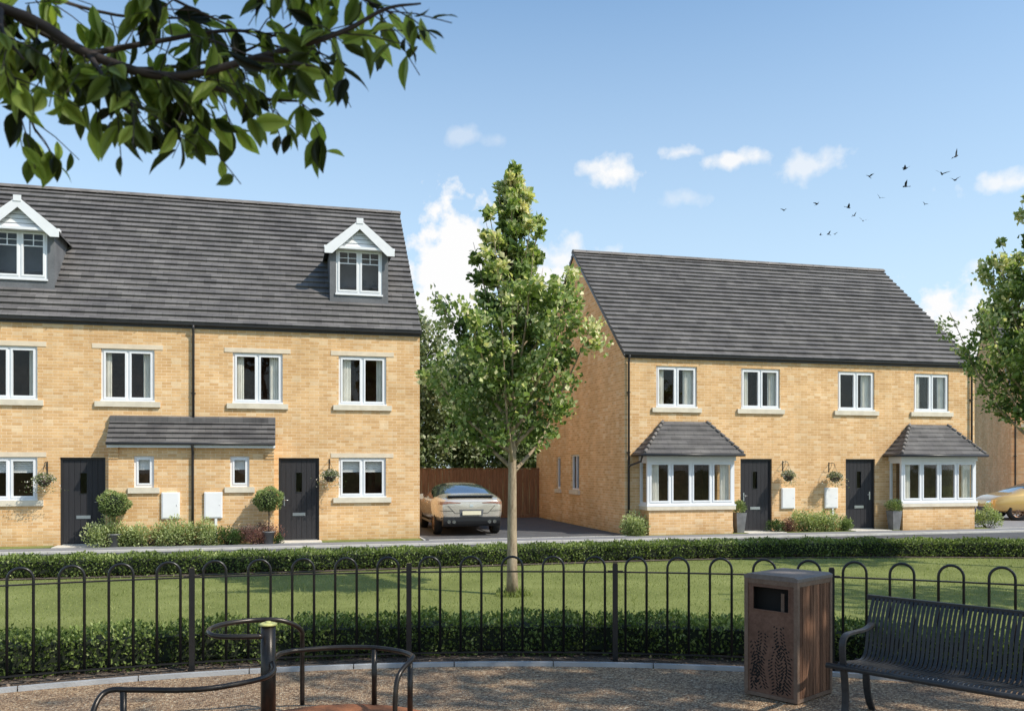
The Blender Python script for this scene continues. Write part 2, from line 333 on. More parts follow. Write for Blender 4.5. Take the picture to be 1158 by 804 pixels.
# ------------------------------------------------------------------ leaves
def unit(a): return a/np.maximum(np.linalg.norm(a, axis=1, keepdims=True), 1e-9)
def leaf_obj(name, mat, P, D, Nn, size, aspect=.5, fold=.15, parent=None, tint=None, detail=False, kind=None):
    """one mesh of leaves. P base points, D directions, Nn face normals, size lengths"""
    n = len(P); P = np.asarray(P, float); D = unit(np.asarray(D, float)); Nn = np.asarray(Nn, float)
    S = unit(np.cross(D, Nn)); U = unit(np.cross(S, D)); L = np.broadcast_to(np.asarray(size, float).reshape(-1,1), (n,1))
    if detail:
        prof = [(.0,.0,0),(.10,.42,.0),(.25,.82,.0),(.45,1,-.02),(.64,.85,-.05),(.80,.52,-.10),(.91,.22,-.15),(1,0,-.2)]
        V = []; idx = []
        for (a, w, dz) in prof:      # midrib
            V.append(P + D*L*a + U*L*dz)
        for sgn in (1, -1):
            for (a, w, dz) in prof[1:-1]:
                V.append(P + D*L*a + S*L*w*aspect*.5*sgn + U*L*(dz + fold*w*.5))
        k = 20; F = []
        for off, sg in ((8, 1), (14, -1)):
            F.append((0, 1, off)); 
            for i in range(5): F.append((1+i, 2+i, off+i+1)); F.append((1+i, off+i+1, off+i))
            F.append((6, 7, off+5))
        V = np.stack(V, 1)
    else:
        V = np.stack([P, P+D*L*.5+S*L*aspect*.5+U*L*fold, P+D*L, P+D*L*.5-S*L*aspect*.5+U*L*fold], 1)
        k = 4; F = [(0,1,2),(0,2,3)]
    F = np.array(F); nf = len(F)
    me = bpy.data.meshes.new(name)
    me.vertices.add(n*k); me.vertices.foreach_set('co', V.reshape(-1).astype(np.float32))
    faces = (F[None] + (np.arange(n)*k)[:,None,None]).reshape(-1)
    me.loops.add(len(faces)); me.loops.foreach_set('vertex_index', faces.astype(np.int32))
    me.polygons.add(n*nf); me.polygons.foreach_set('loop_start', (np.arange(n*nf)*3).astype(np.int32))
    try: me.polygons.foreach_set('loop_total', np.full(n*nf, 3, np.int32))
    except Exception: pass
    if tint is None: tint = rng.random(n)
    at = me.attributes.new('tint', 'FLOAT', 'FACE'); at.data.foreach_set('value', np.repeat(np.clip(tint,0,1), nf).astype(np.float32))
    me.materials.append(mat)
    if detail: me.polygons.foreach_set('use_smooth', np.ones(n*nf, dtype=bool))
    me.update(calc_edges=True); me.validate()
    o = bpy.data.objects.new(name, me); col.objects.link(o)
    if parent: o.parent = parent
    if kind: o['kind'] = kind
    return o
def rand_dirs(n): return unit(rng.normal(size=(n,3)))

def bush(name, loc, r, label, mat, n=1400, size=.05, group=None, cat='shrub', lumps=9, stems=True):
    """low rounded shrub: leaves in lumpy clusters round short stems"""
    rx, ry, rz = r
    root = empty(name, loc, label, cat, group=group)
    cs = []
    for i in range(lumps):
        a = rng.random()*6.28; q = math.sqrt(rng.random())*.75
        cs.append((rx*q*math.cos(a), ry*q*math.sin(a), rz*(.25+.55*rng.random()*(1.1-q))))
    cs = np.array(cs); ci = rng.integers(0, lumps, n)
    d = rand_dirs(n); rad = rng.random(n)**.4
    P = cs[ci] + d*rad[:,None]*np.array([rx*.42, ry*.42, rz*.36])
    P[:,2] = np.maximum(P[:,2], .02)
    Dn = unit(d + np.array([0,0,.7]) + rng.normal(size=(n,3))*.4)
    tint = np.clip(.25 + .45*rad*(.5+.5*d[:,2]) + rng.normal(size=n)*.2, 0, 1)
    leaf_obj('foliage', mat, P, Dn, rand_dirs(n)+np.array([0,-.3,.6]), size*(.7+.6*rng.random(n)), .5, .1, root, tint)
    if stems:
        mb = MB()
        for c in cs: mb.tube([(c[0]*.2, c[1]*.2, 0), (c[0]*.7, c[1]*.7, c[2]*.6), tuple(c)], [.012,.008,.004], 5)
        mb.build('stem', M['twig'], root)
    return root

# ------------------------------------------------------------------ camera, sky and sun
cam = bpy.data.cameras.new('camera'); co = bpy.data.objects.new('camera', cam); col.objects.link(co)
co.location = (0, 0, 1.97); co.rotation_euler = (R(90), 0, R(-14.4))
cam.sensor_width = 36; cam.lens = 1010/1158*36; cam.shift_y = 124/1158
cam.clip_start = .05; cam.clip_end = 2000
cam.dof.use_dof = True; cam.dof.focus_distance = 18; cam.dof.aperture_fstop = 6.5
scene.camera = co
SAZ, SEL = 50, 46                       # sun azimuth from the facade normal, elevation
sd = Vector((math.cos(R(SEL))*math.sin(R(SAZ)), -math.cos(R(SEL))*math.cos(R(SAZ)), math.sin(R(SEL))))
sun = bpy.data.lights.new('sun', 'SUN'); so = bpy.data.objects.new('sun', sun); col.objects.link(so)
sun.energy = 4.7; sun.angle = R(.6); sun.color = (1, .925, .80)
so.rotation_euler = sd.to_track_quat('Z', 'Y').to_euler(); so.location = (20, -15, 25)
world = bpy.data.worlds.new('World'); scene.world = world; world.use_nodes = True
wt = world.node_tree; wl = wt.links.new; bg = wt.nodes['Background']
sky = N(wt, 'ShaderNodeTexSky'); sky.sky_type = 'NISHITA'; sky.sun_disc = False
sky.sun_elevation = R(SEL); sky.sun_rotation = R(180-SAZ); sky.air_density = 1.0; sky.dust_density = .6; sky.ozone_density = 1.6
tc = N(wt, 'ShaderNodeTexCoord'); sx = N(wt, 'ShaderNodeSeparateXYZ'); wl(tc.outputs['Generated'], sx.inputs[0])
def math_n(op, a, b=None, clamp=False):
    n = N(wt, 'ShaderNodeMath', operation=op); n.use_clamp = clamp
    for i, q in enumerate((a, b)):
        if q is None: continue
        if isinstance(q, (int, float)): n.inputs[i].default_value = q
        else: wl(q, n.inputs[i])
    return n.outputs[0]
az = math_n('MULTIPLY', math_n('ARCTAN2', sx.outputs['X'], sx.outputs['Y']), 57.2958)
el = math_n('MULTIPLY', math_n('ARCSINE', sx.outputs['Z']), 57.2958)
no = N(wt, 'ShaderNodeTexNoise'); no.inputs['Scale'].default_value = 14; no.inputs['Detail'].default_value = 9; no.inputs['Roughness'].default_value = .62
wl(tc.outputs['Generated'], no.inputs['Vector'])
nf = math_n('SUBTRACT', no.outputs['Fac'], .5)
no2 = N(wt, 'ShaderNodeTexNoise'); no2.inputs['Scale'].default_value = 45; no2.inputs['Detail'].default_value = 6; wl(tc.outputs['Generated'], no2.inputs['Vector'])
nf2 = math_n('SUBTRACT', no2.outputs['Fac'], .5)
cloud = None
# azimuth, elevation, half widths (degrees), density
for (a, e, wa, we, dens) in [(20.9,18.0,2.1,1.25,1.0),(19.6,18.3,1.6,.6,.8),(25.1,19.0,2.0,.55,.85),(28.6,18.35,2.7,.6,.9),(33.4,17.6,2.0,1.0,.65),(25.6,16.4,1.5,.6,.35),
                          (43.6,15.4,3.2,.7,.8),(11.0,20.3,1.6,.6,.35),(13.4,20.0,1.1,.5,.25),(20.3,12.9,2.6,1.0,.8),(17.6,13.0,2.4,1.2,.9),
                          (11.3,12.0,4.2,4.4,1.2),(8.0,8.0,6,4.0,1.1),(15.5,10.2,3.5,3.3,1.2),(19,9,4,3.2,1.0),(40.5,7.4,3.2,3.6,1.2),(42.6,6.3,4,4.0,1.2),(38.5,6.0,3,2.2,1.0),(47,7,5,3.4,1.1),(42.4,11.2,1.2,.4,.6),
                          (-30,14,9,4,1),(-60,10,14,5,1),(75,12,12,5,1),(110,15,16,5,.9),(170,16,20,7,.9),(-120,14,20,6,.9)]:
    da = math_n('MULTIPLY', math_n('SUBTRACT', az, a), 1/wa); de = math_n('MULTIPLY', math_n('SUBTRACT', el, e), 1/we)
    q = math_n('SQRT', math_n('ADD', math_n('MULTIPLY', da, da), math_n('MULTIPLY', de, de)))
    big = we > 1.5
    v = math_n('SUBTRACT', 1.0, q)
    v = math_n('ADD', v, math_n('MULTIPLY', nf, 2.6 if big else 3.4))
    v = math_n('ADD', v, math_n('MULTIPLY', nf2, 1.0 if big else 2.0))
    v = math_n('MULTIPLY', v, 2.6 if big else 1.15, True)
    v = math_n('MULTIPLY', v, dens, True)
    cloud = v if cloud is None else math_n('MAXIMUM', cloud, v)
# haze lightening toward the horizon
hz = N(wt, 'ShaderNodeMapRange'); wl(el, hz.inputs[0]); hz.inputs[1].default_value = 0; hz.inputs[2].default_value = 29; hz.inputs[3].default_value = .85; hz.inputs[4].default_value = 0
tintn = N(wt, 'ShaderNodeMix', data_type='RGBA', blend_type='MULTIPLY'); tintn.inputs['Factor'].default_value = 1
wl(sky.outputs[0], tintn.inputs['A']); tintn.inputs['B'].default_value = (1.42, 1.58, 1.54, 1)
hm = N(wt, 'ShaderNodeMix', data_type='RGBA'); wl(hz.outputs[0], hm.inputs['Factor']); wl(tintn.outputs['Result'], hm.inputs['A']); hm.inputs['B'].default_value = (4.9, 5.8, 6.6, 1)
cm = N(wt, 'ShaderNodeMix', data_type='RGBA'); wl(cloud, cm.inputs['Factor']); wl(hm.outputs['Result'], cm.inputs['A'])
cc = N(wt, 'ShaderNodeMix', data_type='RGBA'); wl(math_n('MULTIPLY_ADD', no.outputs['Fac'], 1.6), cc.inputs['Factor']); cc.inputs['A'].default_value = (5.9,6.3,6.8,1); cc.inputs['B'].default_value = (7.0,7.0,7.0,1)
wl(cc.outputs['Result'], cm.inputs['B'])
wl(cm.outputs['Result'], bg.inputs['Color']); bg.inputs['Strength'].default_value = .142
scene.view_settings.view_transform = 'Standard'; scene.view_settings.look = 'None'; scene.view_settings.exposure = 0
scene.render.resolution_x = 1024; scene.render.resolution_y = 710

# ------------------------------------------------------------------ the ground
CX, CY, KR = -.30, -1.41, 10.16         # centre and radius of the round play area
def sheet(name, pts, z, mat):
    mb = MB(); mb.poly([(x, y, z) for x, y in pts]); return tag(mb.build(name, mat), kind='structure')
def ringpts(r, a0, a1, n): return [(CX+r*math.sin(R(a0+(a1-a0)*i/n)), CY+r*math.cos(R(a0+(a1-a0)*i/n))) for i in range(n+1)]
sheet('ground', [(-500,-300),(600,-300),(600,700),(-500,700)], 0, M['far_grass'])
sheet('lawn', [(-40,-20),(60,-20),(60,18.2),(-40,18.2)], .004, M['lawn'])
sheet('road', [(-40,18.4),(60,18.4),(60,21.7),(-40,21.7)], .008, M['asphalt'])
sheet('footpath', [(-40,21.9),(60,21.9),(60,23.08),(-40,23.08)], .016, M['path'])
sheet('driveway', [(3.62,23.16),(9.32,23.16),(9.32,32.4),(3.62,32.4)], .012, M['asphalt'])
sheet('side_driveway', [(21.3,23.16),(31,23.16),(31,36),(21.3,36)], .012, M['path'])
def strip(name, rects, mat, z1, z0=0):
    mb = MB()
    for (x0,x1,y0,y1) in rects: mb.box(x0,x1,y0,y1,z0,z1)
    return tag(mb.build(name, mat), kind='structure')
strip('road_kerb', [(-40+k*.92, -40+k*.92+.91, 21.72, 21.88) for k in range(108)], M['kerb'], .055)
strip('path_edging', [(3.7+k*.92, 3.7+k*.92+.91, 23.09, 23.15) for k in range(6)] + [(21.4+k*.92, 21.4+k*.92+.91, 23.09, 23.15) for k in range(10)], M['kerb'], .03)
strip('driveway_edging', [(3.57, 3.62, 23.16, 24.6)], M['kerb'], .03)
sheet('play_area', ringpts(KR-.002, 0, 360, 180)[:-1], .010, M['gravel'])
mb = MB(); nseg = 66
for i in range(nseg):                   # curved concrete edging of short lengths
    a0 = 360*i/nseg; a1 = a0 + 360/nseg - .06
    for j in range(3):
        b0 = a0+(a1-a0)*j/3; b1 = a0+(a1-a0)*(j+1)/3
        q = [(CX+r*math.sin(R(b)), CY+r*math.cos(R(b))) for r, b in ((KR,b0),(KR,b1),(KR+.05,b1),(KR+.05,b0))]
        p = [(x,y,0) for x,y in q] + [(x,y,.05) for x,y in q]; n = len(mb.v); mb.v += p
        for f in ((4,5,6,7),(0,1,5,4),(2,3,7,6)) + (((3,0,4,7),) if j == 0 else ()) + (((1,2,6,5),) if j == 2 else ()): mb.f.append(tuple(n+t for t in f)[::-1]); mb.sm.append(False)
tag(mb.build('play_area_edging', M['edging']), kind='structure')
mb = MB()
a = ringpts(KR+.052, -80, 80, 120); b = ringpts(KR+1.15, -80, 80, 120)
for i in range(120): mb.poly([(*a[i],.02),(*a[i+1],.02),(*b[i+1],.02),(*b[i],.02)])
tag(mb.build('soil_border', M['soil']), kind='structure')
HB = smooth_path([(-22,17.9,0),(-12,17.5,0),(-4.7,17.05,0),(-.4,16.9,0),(4.3,17.05,0),(8.3,17.1,0),(12,16.6,0),(15.2,15.65,0),(19,14.2,0),(24,11.8,0)], 8)
mb = MB()
for i in range(len(HB)-1):
    t = (HB[i+1]-HB[i]).normalized(); t2 = (HB[min(i+2,len(HB)-1)]-HB[min(i+1,len(HB)-2)]).normalized()
    n1 = Vector((t.y,-t.x,0)); n2 = Vector((t2.y,-t2.x,0))
    mb.poly([HB[i]+n1*.16+Vector((0,0,.02)), HB[i+1]+n2*.16+Vector((0,0,.02)), HB[i+1]-n2*.9+Vector((0,0,.02)), HB[i]-n1*.9+Vector((0,0,.02))])
tag(mb.build('hedge_bed', M['soil']), kind='structure')

# ------------------------------------------------------------------ houses
def cut_wall(mb, x0, x1, z0, z1, holes, y, depth, plane='front'):
    """wall sheet with real openings and reveals"""
    xs = sorted({x0, x1} | {h[0] for h in holes} | {h[2] for h in holes}); zs = sorted({z0, z1} | {h[1] for h in holes} | {h[3] for h in holes})
    P = (lambda a, d, z: (a, y+d, z)) if plane == 'front' else (lambda a, d, z: (y+d, a, z))
    for i in range(len(xs)-1):
        for j in range(len(zs)-1):
            cx, cz = (xs[i]+xs[i+1])/2, (zs[j]+zs[j+1])/2
            if any(h[0] < cx < h[2] and h[1] < cz < h[3] for h in holes): continue
            q = [P(xs[i],0,zs[j]), P(xs[i+1],0,zs[j]), P(xs[i+1],0,zs[j+1]), P(xs[i],0,zs[j+1])]
            mb.poly(q if plane == 'front' else q[::-1])
    for (a0,b0,a1,b1) in holes:
        mb.poly([P(a0,0,b0),P(a0,0,b1),P(a0,depth,b1),P(a0,depth,b0)]); mb.poly([P(a1,0,b0),P(a1,depth,b0),P(a1,depth,b1),P(a1,0,b1)])
        mb.poly([P(a0,0,b0),P(a0,depth,b0),P(a1,depth,b0),P(a1,0,b0)]); mb.poly([P(a0,0,b1),P(a1,0,b1),P(a1,depth,b1),P(a0,depth,b1)])

def roof_slope(mb, x0, x1, y0, z0, y1, z1, n, t=.046):
    """overlapping tile courses from eave (y0,z0) to ridge (y1,z1)"""
    sg = 1 if y1 > y0 else -1
    sl = math.hypot(y1-y0, z1-z0); ny, nz = -(z1-z0)/sl, abs(y1-y0)/sl
    ny *= sg*sg
    if sg < 0: ny = (z1-z0)/sl
    for i in range(n):
        a = i/n; b = min(1, (i+1.12)/n)
        ya, za = y0+(y1-y0)*a, z0+(z1-z0)*a; yb, zb = y0+(y1-y0)*b, z0+(z1-z0)*b
        j = rnd.uniform(-.007, .007)
        top_a = (ya+ny*(t*1.5+j), za+nz*(t*1.5+j)); top_b = (yb+ny*.006, zb+nz*.006)
        mb.prism([(ya, za), top_a, top_b, (yb, zb)], x0, x1, 'x')

def window(root, x0, z0, x1, z1, y=.045, panes=2, sill=True, lintel=None, curtains=True, blind=0, name='window', bars=0, room=True, lightroom=False, sillw=.12):
    """white casement window set back in its opening"""
    fw = .055; f = MB(); g = MB()
    f.box(x0,x0+fw,y,y+.07,z0,z1); f.box(x1-fw,x1,y,y+.07,z0,z1); f.box(x0+fw,x1-fw,y,y+.07,z1-fw,z1); f.box(x0+fw,x1-fw,y,y+.07,z0,z0+fw)
    w = (x1-x0-2*fw)/panes
    for k in range(panes):
        a, b = x0+fw+k*w, x0+fw+(k+1)*w
        if k: f.box(a-.028, a+.028, y+.001, y+.069, z0+fw, z1-fw)
        c = .030 + (.026 if panes > 1 else 0); ca = .028 if k else 0; cb = .028 if k < panes-1 else 0
        ia, ib = a+ca, b-cb; s = .045
        f.box(ia, ia+s, y-.018, y+.05, z0+fw, z1-fw); f.box(ib-s, ib, y-.018, y+.05, z0+fw, z1-fw)
        f.box(ia+s, ib-s, y-.018, y+.05, z1-fw-s, z1-fw); f.box(ia+s, ib-s, y-.018, y+.05, z0+fw, z0+fw+s)
        if bars:
            zc = z1-fw-s-(z1-z0)*.24
            f.box(ia+s, ib-s, y+.005, y+.045, zc-.012, zc+.012); f.box((ia+ib)/2-.01, (ia+ib)/2+.01, y+.005, y+.045, zc+.012, z1-fw-s)
            zc2 = (zc+z1-fw-s)/2; f.box(ia+s, (ia+ib)/2-.01, y+.007, y+.043, zc2-.008, zc2+.008); f.box((ia+ib)/2+.01, ib-s, y+.007, y+.043, zc2-.008, zc2+.008)
        g.box(ia+s, ib-s, y+.024, y+.030, z0+fw+s, z1-fw-s)
    fo = f.build(name, M['white'], root)
    g.build('pane', M['glass'], fo)
    if sill:
        s = MB(); s.box(x0-sillw, x1+sillw, -.055, y+.01, z0-.14, z0-.005); s.build('sill', M['stone'], fo)
        s = MB(); s.box(x0-.01, x1+.01, y-.07, y-.004+.004, z0-.004, z0+.03); s.build('window_board', M['white'], fo)
    if lintel:
        s = MB(); s.box(x0-lintel, x1+lintel, -.012, .0+y+.0, z1+.001, z1+.12); s.build('lintel', M['lintel'], fo)
    if curtains:
        for sd_ in (0, 1):
            cw = (x1-x0)*rnd.uniform(.11, .25); c = MB(); a = x0+.06 if sd_ == 0 else x1-.06-cw
            n = 18; pts = [(a+cw*i/n, y+.115+.022*math.sin(i*1.9+sd_)) for i in range(n+1)]
            for i in range(n): c.poly([(pts[i][0],pts[i][1],z0+.02),(pts[i+1][0],pts[i+1][1],z0+.02),(pts[i+1][0],pts[i+1][1],z1-.03),(pts[i][0],pts[i][1],z1-.03)], True)
            c.build('curtain', M['curtain'], fo)
    if blind:
        c = MB(); zb = z1-.03-(z1-z0)*blind
        nb = 7
        for i in range(nb):
            za = z1-.03-(z1-.03-zb)*i/nb; zb2 = z1-.03-(z1-.03-zb)*(i+1)/nb
            c.prism([(y+.12,za),(y+.135,(za+zb2)/2),(y+.12,zb2+.004),(y+.128,(za+zb2)/2)], x0+.05, x1-.05, 'x')
        c.build('blind', M['blind'], fo)
    return fo

def room_box(mb, x0, z0, x1, z1, y=.12, d=1.3):
    """dark room behind an opening"""
    a0,a1,b0,b1 = x0-.25, x1+.25, z0-.25, z1+.2
    y0, y1 = y, y+d
    for q in ([(a0,y1,b0),(a1,y1,b0),(a1,y1,b1),(a0,y1,b1)], [(a0,y0,b0),(a0,y1,b0),(a0,y1,b1),(a0,y0,b1)], [(a1,y0,b0),(a1,y1,b0),(a1,y1,b1),(a1,y0,b1)],
              [(a0,y0,b0),(a1,y0,b0),(a1,y1,b0),(a0,y1,b0)], [(a0,y0,b1),(a1,y0,b1),(a1,y1,b1),(a0,y1,b1)]): mb.poly(q)
    # returns between opening and room
    mb.poly([(a0,y0,b0),(x0,y0,b0),(x0,y0,b1),(a0,y0,b1)]); mb.poly([(x1,y0,b0),(a1,y0,b0),(a1,y0,b1),(x1,y0,b1)])
    mb.poly([(x0,y0,b0),(x1,y0,b0),(x1,y0,z0),(x0,y0,z0)]); mb.poly([(x0,y0,z1),(x1,y0,z1),(x1,y0,b1),(x0,y0,b1)])

def door(root, x0, x1, z1=2.16, hand='right', y=.08):
    f = MB(); f.box(x0, x0+.05, y-.03, y+.06, 0, z1); f.box(x1-.05, x1, y-.03, y+.06, 0, z1); f.box(x0+.05, x1-.05, y-.03, y+.06, z1-.05, z1)
    d = MB(); a, b = x0+.052, x1-.052; n = 7; w = (b-a)/n; cx = (a+b)/2
    gz0, gz1, gw = 1.28, 1.78, .075
    for k in range(n):   # grooved planks with a real slot for the narrow light
        p, q = a+k*w, a+(k+1)*w-.006
        if p < cx+gw and q > cx-gw:
            d.box(p, q, y, y+.045, .05, gz0); d.box(p, q, y, y+.045, gz1, z1-.055)
            if p < cx-gw: d.box(p, cx-gw, y, y+.045, gz0, gz1)
            if q > cx+gw: d.box(cx+gw, q, y, y+.045, gz0, gz1)
        else: d.box(p, q, y, y+.045, .05, z1-.055)
    d.box(a, b, y+.046, y+.05, .05, gz0); d.box(a, b, y+.046, y+.05, gz1, z1-.055)
    do = d.build('door', M['door'], root)
    f.build('door_frame', M['door_frame'], do)
    g = MB(); g.box(cx-gw, cx+gw, y+.03, y+.036, gz0, gz1); g.build('pane', M['glass'], do)
    g = MB(); g.box(cx-gw-.02, cx+gw+.02, y-.008, y-.001, gz1, gz1+.02); g.box(cx-gw-.02, cx+gw+.02, y-.008, y-.001, gz0-.02, gz0); g.box(cx-gw-.02, cx-gw, y-.008, y-.001, gz0, gz1); g.box(cx+gw, cx+gw+.02, y-.008, y-.001, gz0, gz1)
    g.build('pane_trim', M['door_frame'], do)
    l = MB(); l.box(cx-.16, cx+.16, y-.015, y-.001, .66, .74); l.box(cx-.13, cx+.13, y-.022, y-.0155, .675, .725); l.build('letter_plate', M['steel'], do)
    hx = b-.09 if hand == 'right' else a+.09; h = MB(); h.box(hx-.018, hx+.018, y-.012, y-.001, .92, 1.16)
    h.tube([(hx, y-.012, 1.07),(hx, y-.05, 1.07),(hx+(-.11 if hand=='right' else .11), y-.055, 1.07)], .009, 6); h.build('handle', M['steel'], do)
    s = MB(); s.box(x0+.052, x1-.052, y-.06, y+.05, .0, .045); s.build('threshold', M['steel'], do)
    return do

def meter_box(root, x0, x1, z0, z1, y=0, pipe=False):
    mb = MB(); mb.box(x0, x1, y-.05, y+.02, z0, z1); mb.box(x0+.025, x1-.025, y-.062, y-.0505, z0+.025, z1-.025)
    o = mb.build('meter_box', M['box_white'], root)
    k = MB(); k.lathe([(.001,-.004),(.014,-.004),(.014,0)], (x1-.07, y-.063, (z0+z1)/2), 10, 'y'); k.build('lock', M['steel'], o)
    if pipe: p = MB(); p.box((x0+x1)/2+.03, (x0+x1)/2+.09, y-.04, y-.002, .05, z0-.002); p.build('cable_cover', M['box_white'], o)
    return o
def downpipe(root, x, z0, z1, y=-.06, r=.032):
    mb = MB(); mb.tube([(x, y-.07, z1), (x, y-.04, z1-.08), (x, y, z1-.2), (x, y, z0)], r, 10)
    for z in np.arange(z0+.6, z1-.4, 1.7): mb.box(x-.05, x+.05, y-.01, -.001, z, z+.03)
    return mb.build('downpipe', M['pipe'], root)
def gutter(root, x0, x1, y, z):
    mb = MB(); prof = [(y-.09+.042*(1-math.cos(a)), z-.06*math.sin(a)) for a in [math.pi*i/8 for i in range(9)]]
    prof2 = prof + [(p[0]+(.006 if i < 4 else -.006), p[1]+.004) for i, p in reversed(list(enumerate(prof)))]
    mb.prism(prof2, x0, x1, 'x')
    for x in np.arange(x0+.5, x1, 1.0): mb.box(x-.012, x+.012, y-.095, y+.01, z-.066, z-.063)
    o = mb.build('gutter', M['gutter'], root)
    return o

def house_shell(root, W, D, ez, rz, holes, rooms, side_holes=(), ncourse=24, tint=M['brick']):
    """walls, roof, gutter of a gabled block: front at y=0"""
    mb = MB(); cut_wall(mb, 0, W, -.05, ez, holes, 0, .13)
    cut_wall(mb, 0, D, -.05, ez, list(side_holes), 0, .13, 'side')
    mb.poly([(W,0,-.05),(W,D,-.05),(W,D,ez),(W,0,ez)]); mb.poly([(W,D,-.05),(0,D,-.05),(0,D,ez),(W,D,ez)])
    mb.poly([(0,0,ez),(0,D,ez),(0,D/2,rz-.05)]); mb.poly([(W,0,ez),(W,D,ez),(W,D/2,rz-.05)])
    wall = mb.build('wall', tint, root)
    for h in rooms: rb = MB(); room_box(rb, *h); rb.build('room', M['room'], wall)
    if side_holes:
        for (a0,b0,a1,b1) in side_holes:
            rb = MB()
            rb.poly([(.6,a0-.3,b0-.2),(.6,a1+.3,b0-.2),(.6,a1+.3,b1+.2),(.6,a0-.3,b1+.2)])
            rb.poly([(.13,a0-.3,b1+.1),(.13,a1+.3,b1+.1),(.6,a1+.3,b1+.1),(.6,a0-.3,b1+.1)]); rb.poly([(.13,a0-.3,b0-.1),(.13,a1+.3,b0-.1),(.6,a1+.3,b0-.1),(.6,a0-.3,b0-.1)])
            rb.poly([(.13,a1+.2,b0-.2),(.6,a1+.2,b0-.2),(.6,a1+.2,b1+.2),(.13,a1+.2,b1+.2)]); rb.poly([(.13,a0-.2,b0-.2),(.6,a0-.2,b0-.2),(.6,a0-.2,b1+.2),(.13,a0-.2,b1+.2)])
            rb.build('room', M['room'], wall)
    rf = MB(); ov = .05; sl = (rz-ez)/(D/2)
    roof_slope(rf, -.04, W+.04, -ov, ez-.0, D/2, rz, ncourse)
    roof_slope(rf, -.04, W+.04, D+ov, ez-.0, D/2, rz, ncourse)
    ro = rf.build('roof', M['tile'], root)
    rg = MB(); x = -.05
    while x < W+.04:
        x2 = min(x+.45, W+.05); pr = [(D/2+.15*math.cos(a), rz-.055+.15*math.sin(a)) for a in [math.pi*(.08+.84*i/8) for i in range(9)]]
        rg.prism(pr, x, x2-.012, 'x'); rg.prism([(p[0], p[1]-.012) for p in pr], x2-.03, x2+.02, 'x'); x += .45
    rg.build('ridge_tile', M['ridge'], ro)
    for xv in (-.045, W+.005):   # verge trim under the tile edges
        vg = MB()
        for s in (1, -1):
            y0 = -ov if s == 1 else D+ov
            vg.prism([(y0, ez-.09), (y0, ez-.004), (D/2, rz-.004), (D/2, rz-.10)] if s == 1 else [(y0, ez-.09), (D/2, rz-.10), (D/2, rz-.004), (y0, ez-.004)], xv, xv+.04, 'x')
        vg.build('verge', M['gutter'], ro)
    fb = MB(); fb.box(0, W, -.028, -.003, ez-.12, ez-.005); fb.build('fascia', M['gutter'], root)
    gutter(root, -.04, W+.04, -ov+.01, ez-.01)
    return wall, ro

# ---- left pair of houses (origin = front-left foot)
HX, HY = -7.87, 23.75
A = empty('semi_detached_houses', (HX, HY, 0), 'left pair of buff brick houses with two white gabled dormers and a shared porch', 'house')
W, D, EZ, RZ = 11.42, 9.2, 5.52, 9.93
mir = lambda x0, x1: (W-x1, W-x0)
up = [(9.29,3.55,10.53,4.84), (6.64,3.55,7.87,4.84)]; gr = [(9.29,1.13,10.52,2.17)]
wins = []
for (a,b,c,d) in up: wins += [(a,b,c,d)]; m_ = mir(a,c); wins += [(m_[0],b,m_[1],d)]
for (a,b,c,d) in gr: wins += [(a,b,c,d)]; m_ = mir(a,c); wins += [(m_[0],b,m_[1],d)]
doorsL = [(7.77, 8.79), mir(7.77, 8.79)]
holes = wins + [(a, -.05+.05, b, 2.16) for a, b in doorsL]
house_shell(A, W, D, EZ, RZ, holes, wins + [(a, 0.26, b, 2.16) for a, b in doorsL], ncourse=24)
for i, (a,b,c,d) in enumerate(wins):
    window(A, a, b, c, d, lintel=.2, curtains=(b > 3), blind=(.34 if b < 3 else 0), sillw=.14)
door(A, *doorsL[0], hand='left'); door(A, *doorsL[1], hand='right')
# porch block
PX0, PX1, PY = 3.79, 7.66, -.40
pw = [(4.36,1.43,4.82,2.20), (6.60,1.43,7.06,2.20)]
mb = MB(); cut_wall(mb, PX0, PX1, -.05, 2.42, pw, PY, .13)
mb.poly([(PX0,PY,-.05),(PX0,-.003,-.05),(PX0,-.003,2.42),(PX0,PY,2.42)]); mb.poly([(PX1,PY,-.05),(PX1,-.003,-.05),(PX1,-.003,2.42),(PX1,PY,2.42)])
porch = mb.build('porch', M['brick'], A)
for s, xx in ((-1, PX0), (1, PX1)):     # stepped brick corbels
    cb = MB()
    for k in range(4):
        e = .05+.035*k; z = 2.13+.075*k
        cb.box(min(xx-s*.22, xx), max(xx-s*.22, xx), PY-.02-.02*k, PY-.002, z, z+.068)
    cb.build('corbel', M['brick'], porch)
rf = MB(); roof_slope(rf, PX0-.03, PX1+.03, PY-.16, 2.50, -.003, 3.10, 5, .035)
rf.prism([(-.10, 3.05), (-.10, 3.16), (-.004, 3.20), (-.004, 3.05)], PX0-.03, PX1+.03, 'x')
pr_ = rf.build('porch_roof', M['tile_small'], porch)
fb = MB(); fb.box(PX0-.02, PX1+.02, PY-.13, PY-.10, 2.40, 2.50); fb.box(PX0-.025, PX0-.004, PY-.098, -.01, 2.40, 2.54); fb.box(PX1+.004, PX1+.025, PY-.098, -.01, 2.40, 2.54)
fb.poly([(PX0,PY-.098,2.415),(PX1,PY-.098,2.415),(PX1,PY-.005,2.415),(PX0,PY-.005,2.415)]); fb.build('porch_fascia', M['white'], porch)
g = MB(); g.tube([(PX0-.03, PY-.20, 2.50), (PX1+.03, PY-.20, 2.50)], .035, 8); g.build('porch_gutter', M['gutter'], porch)
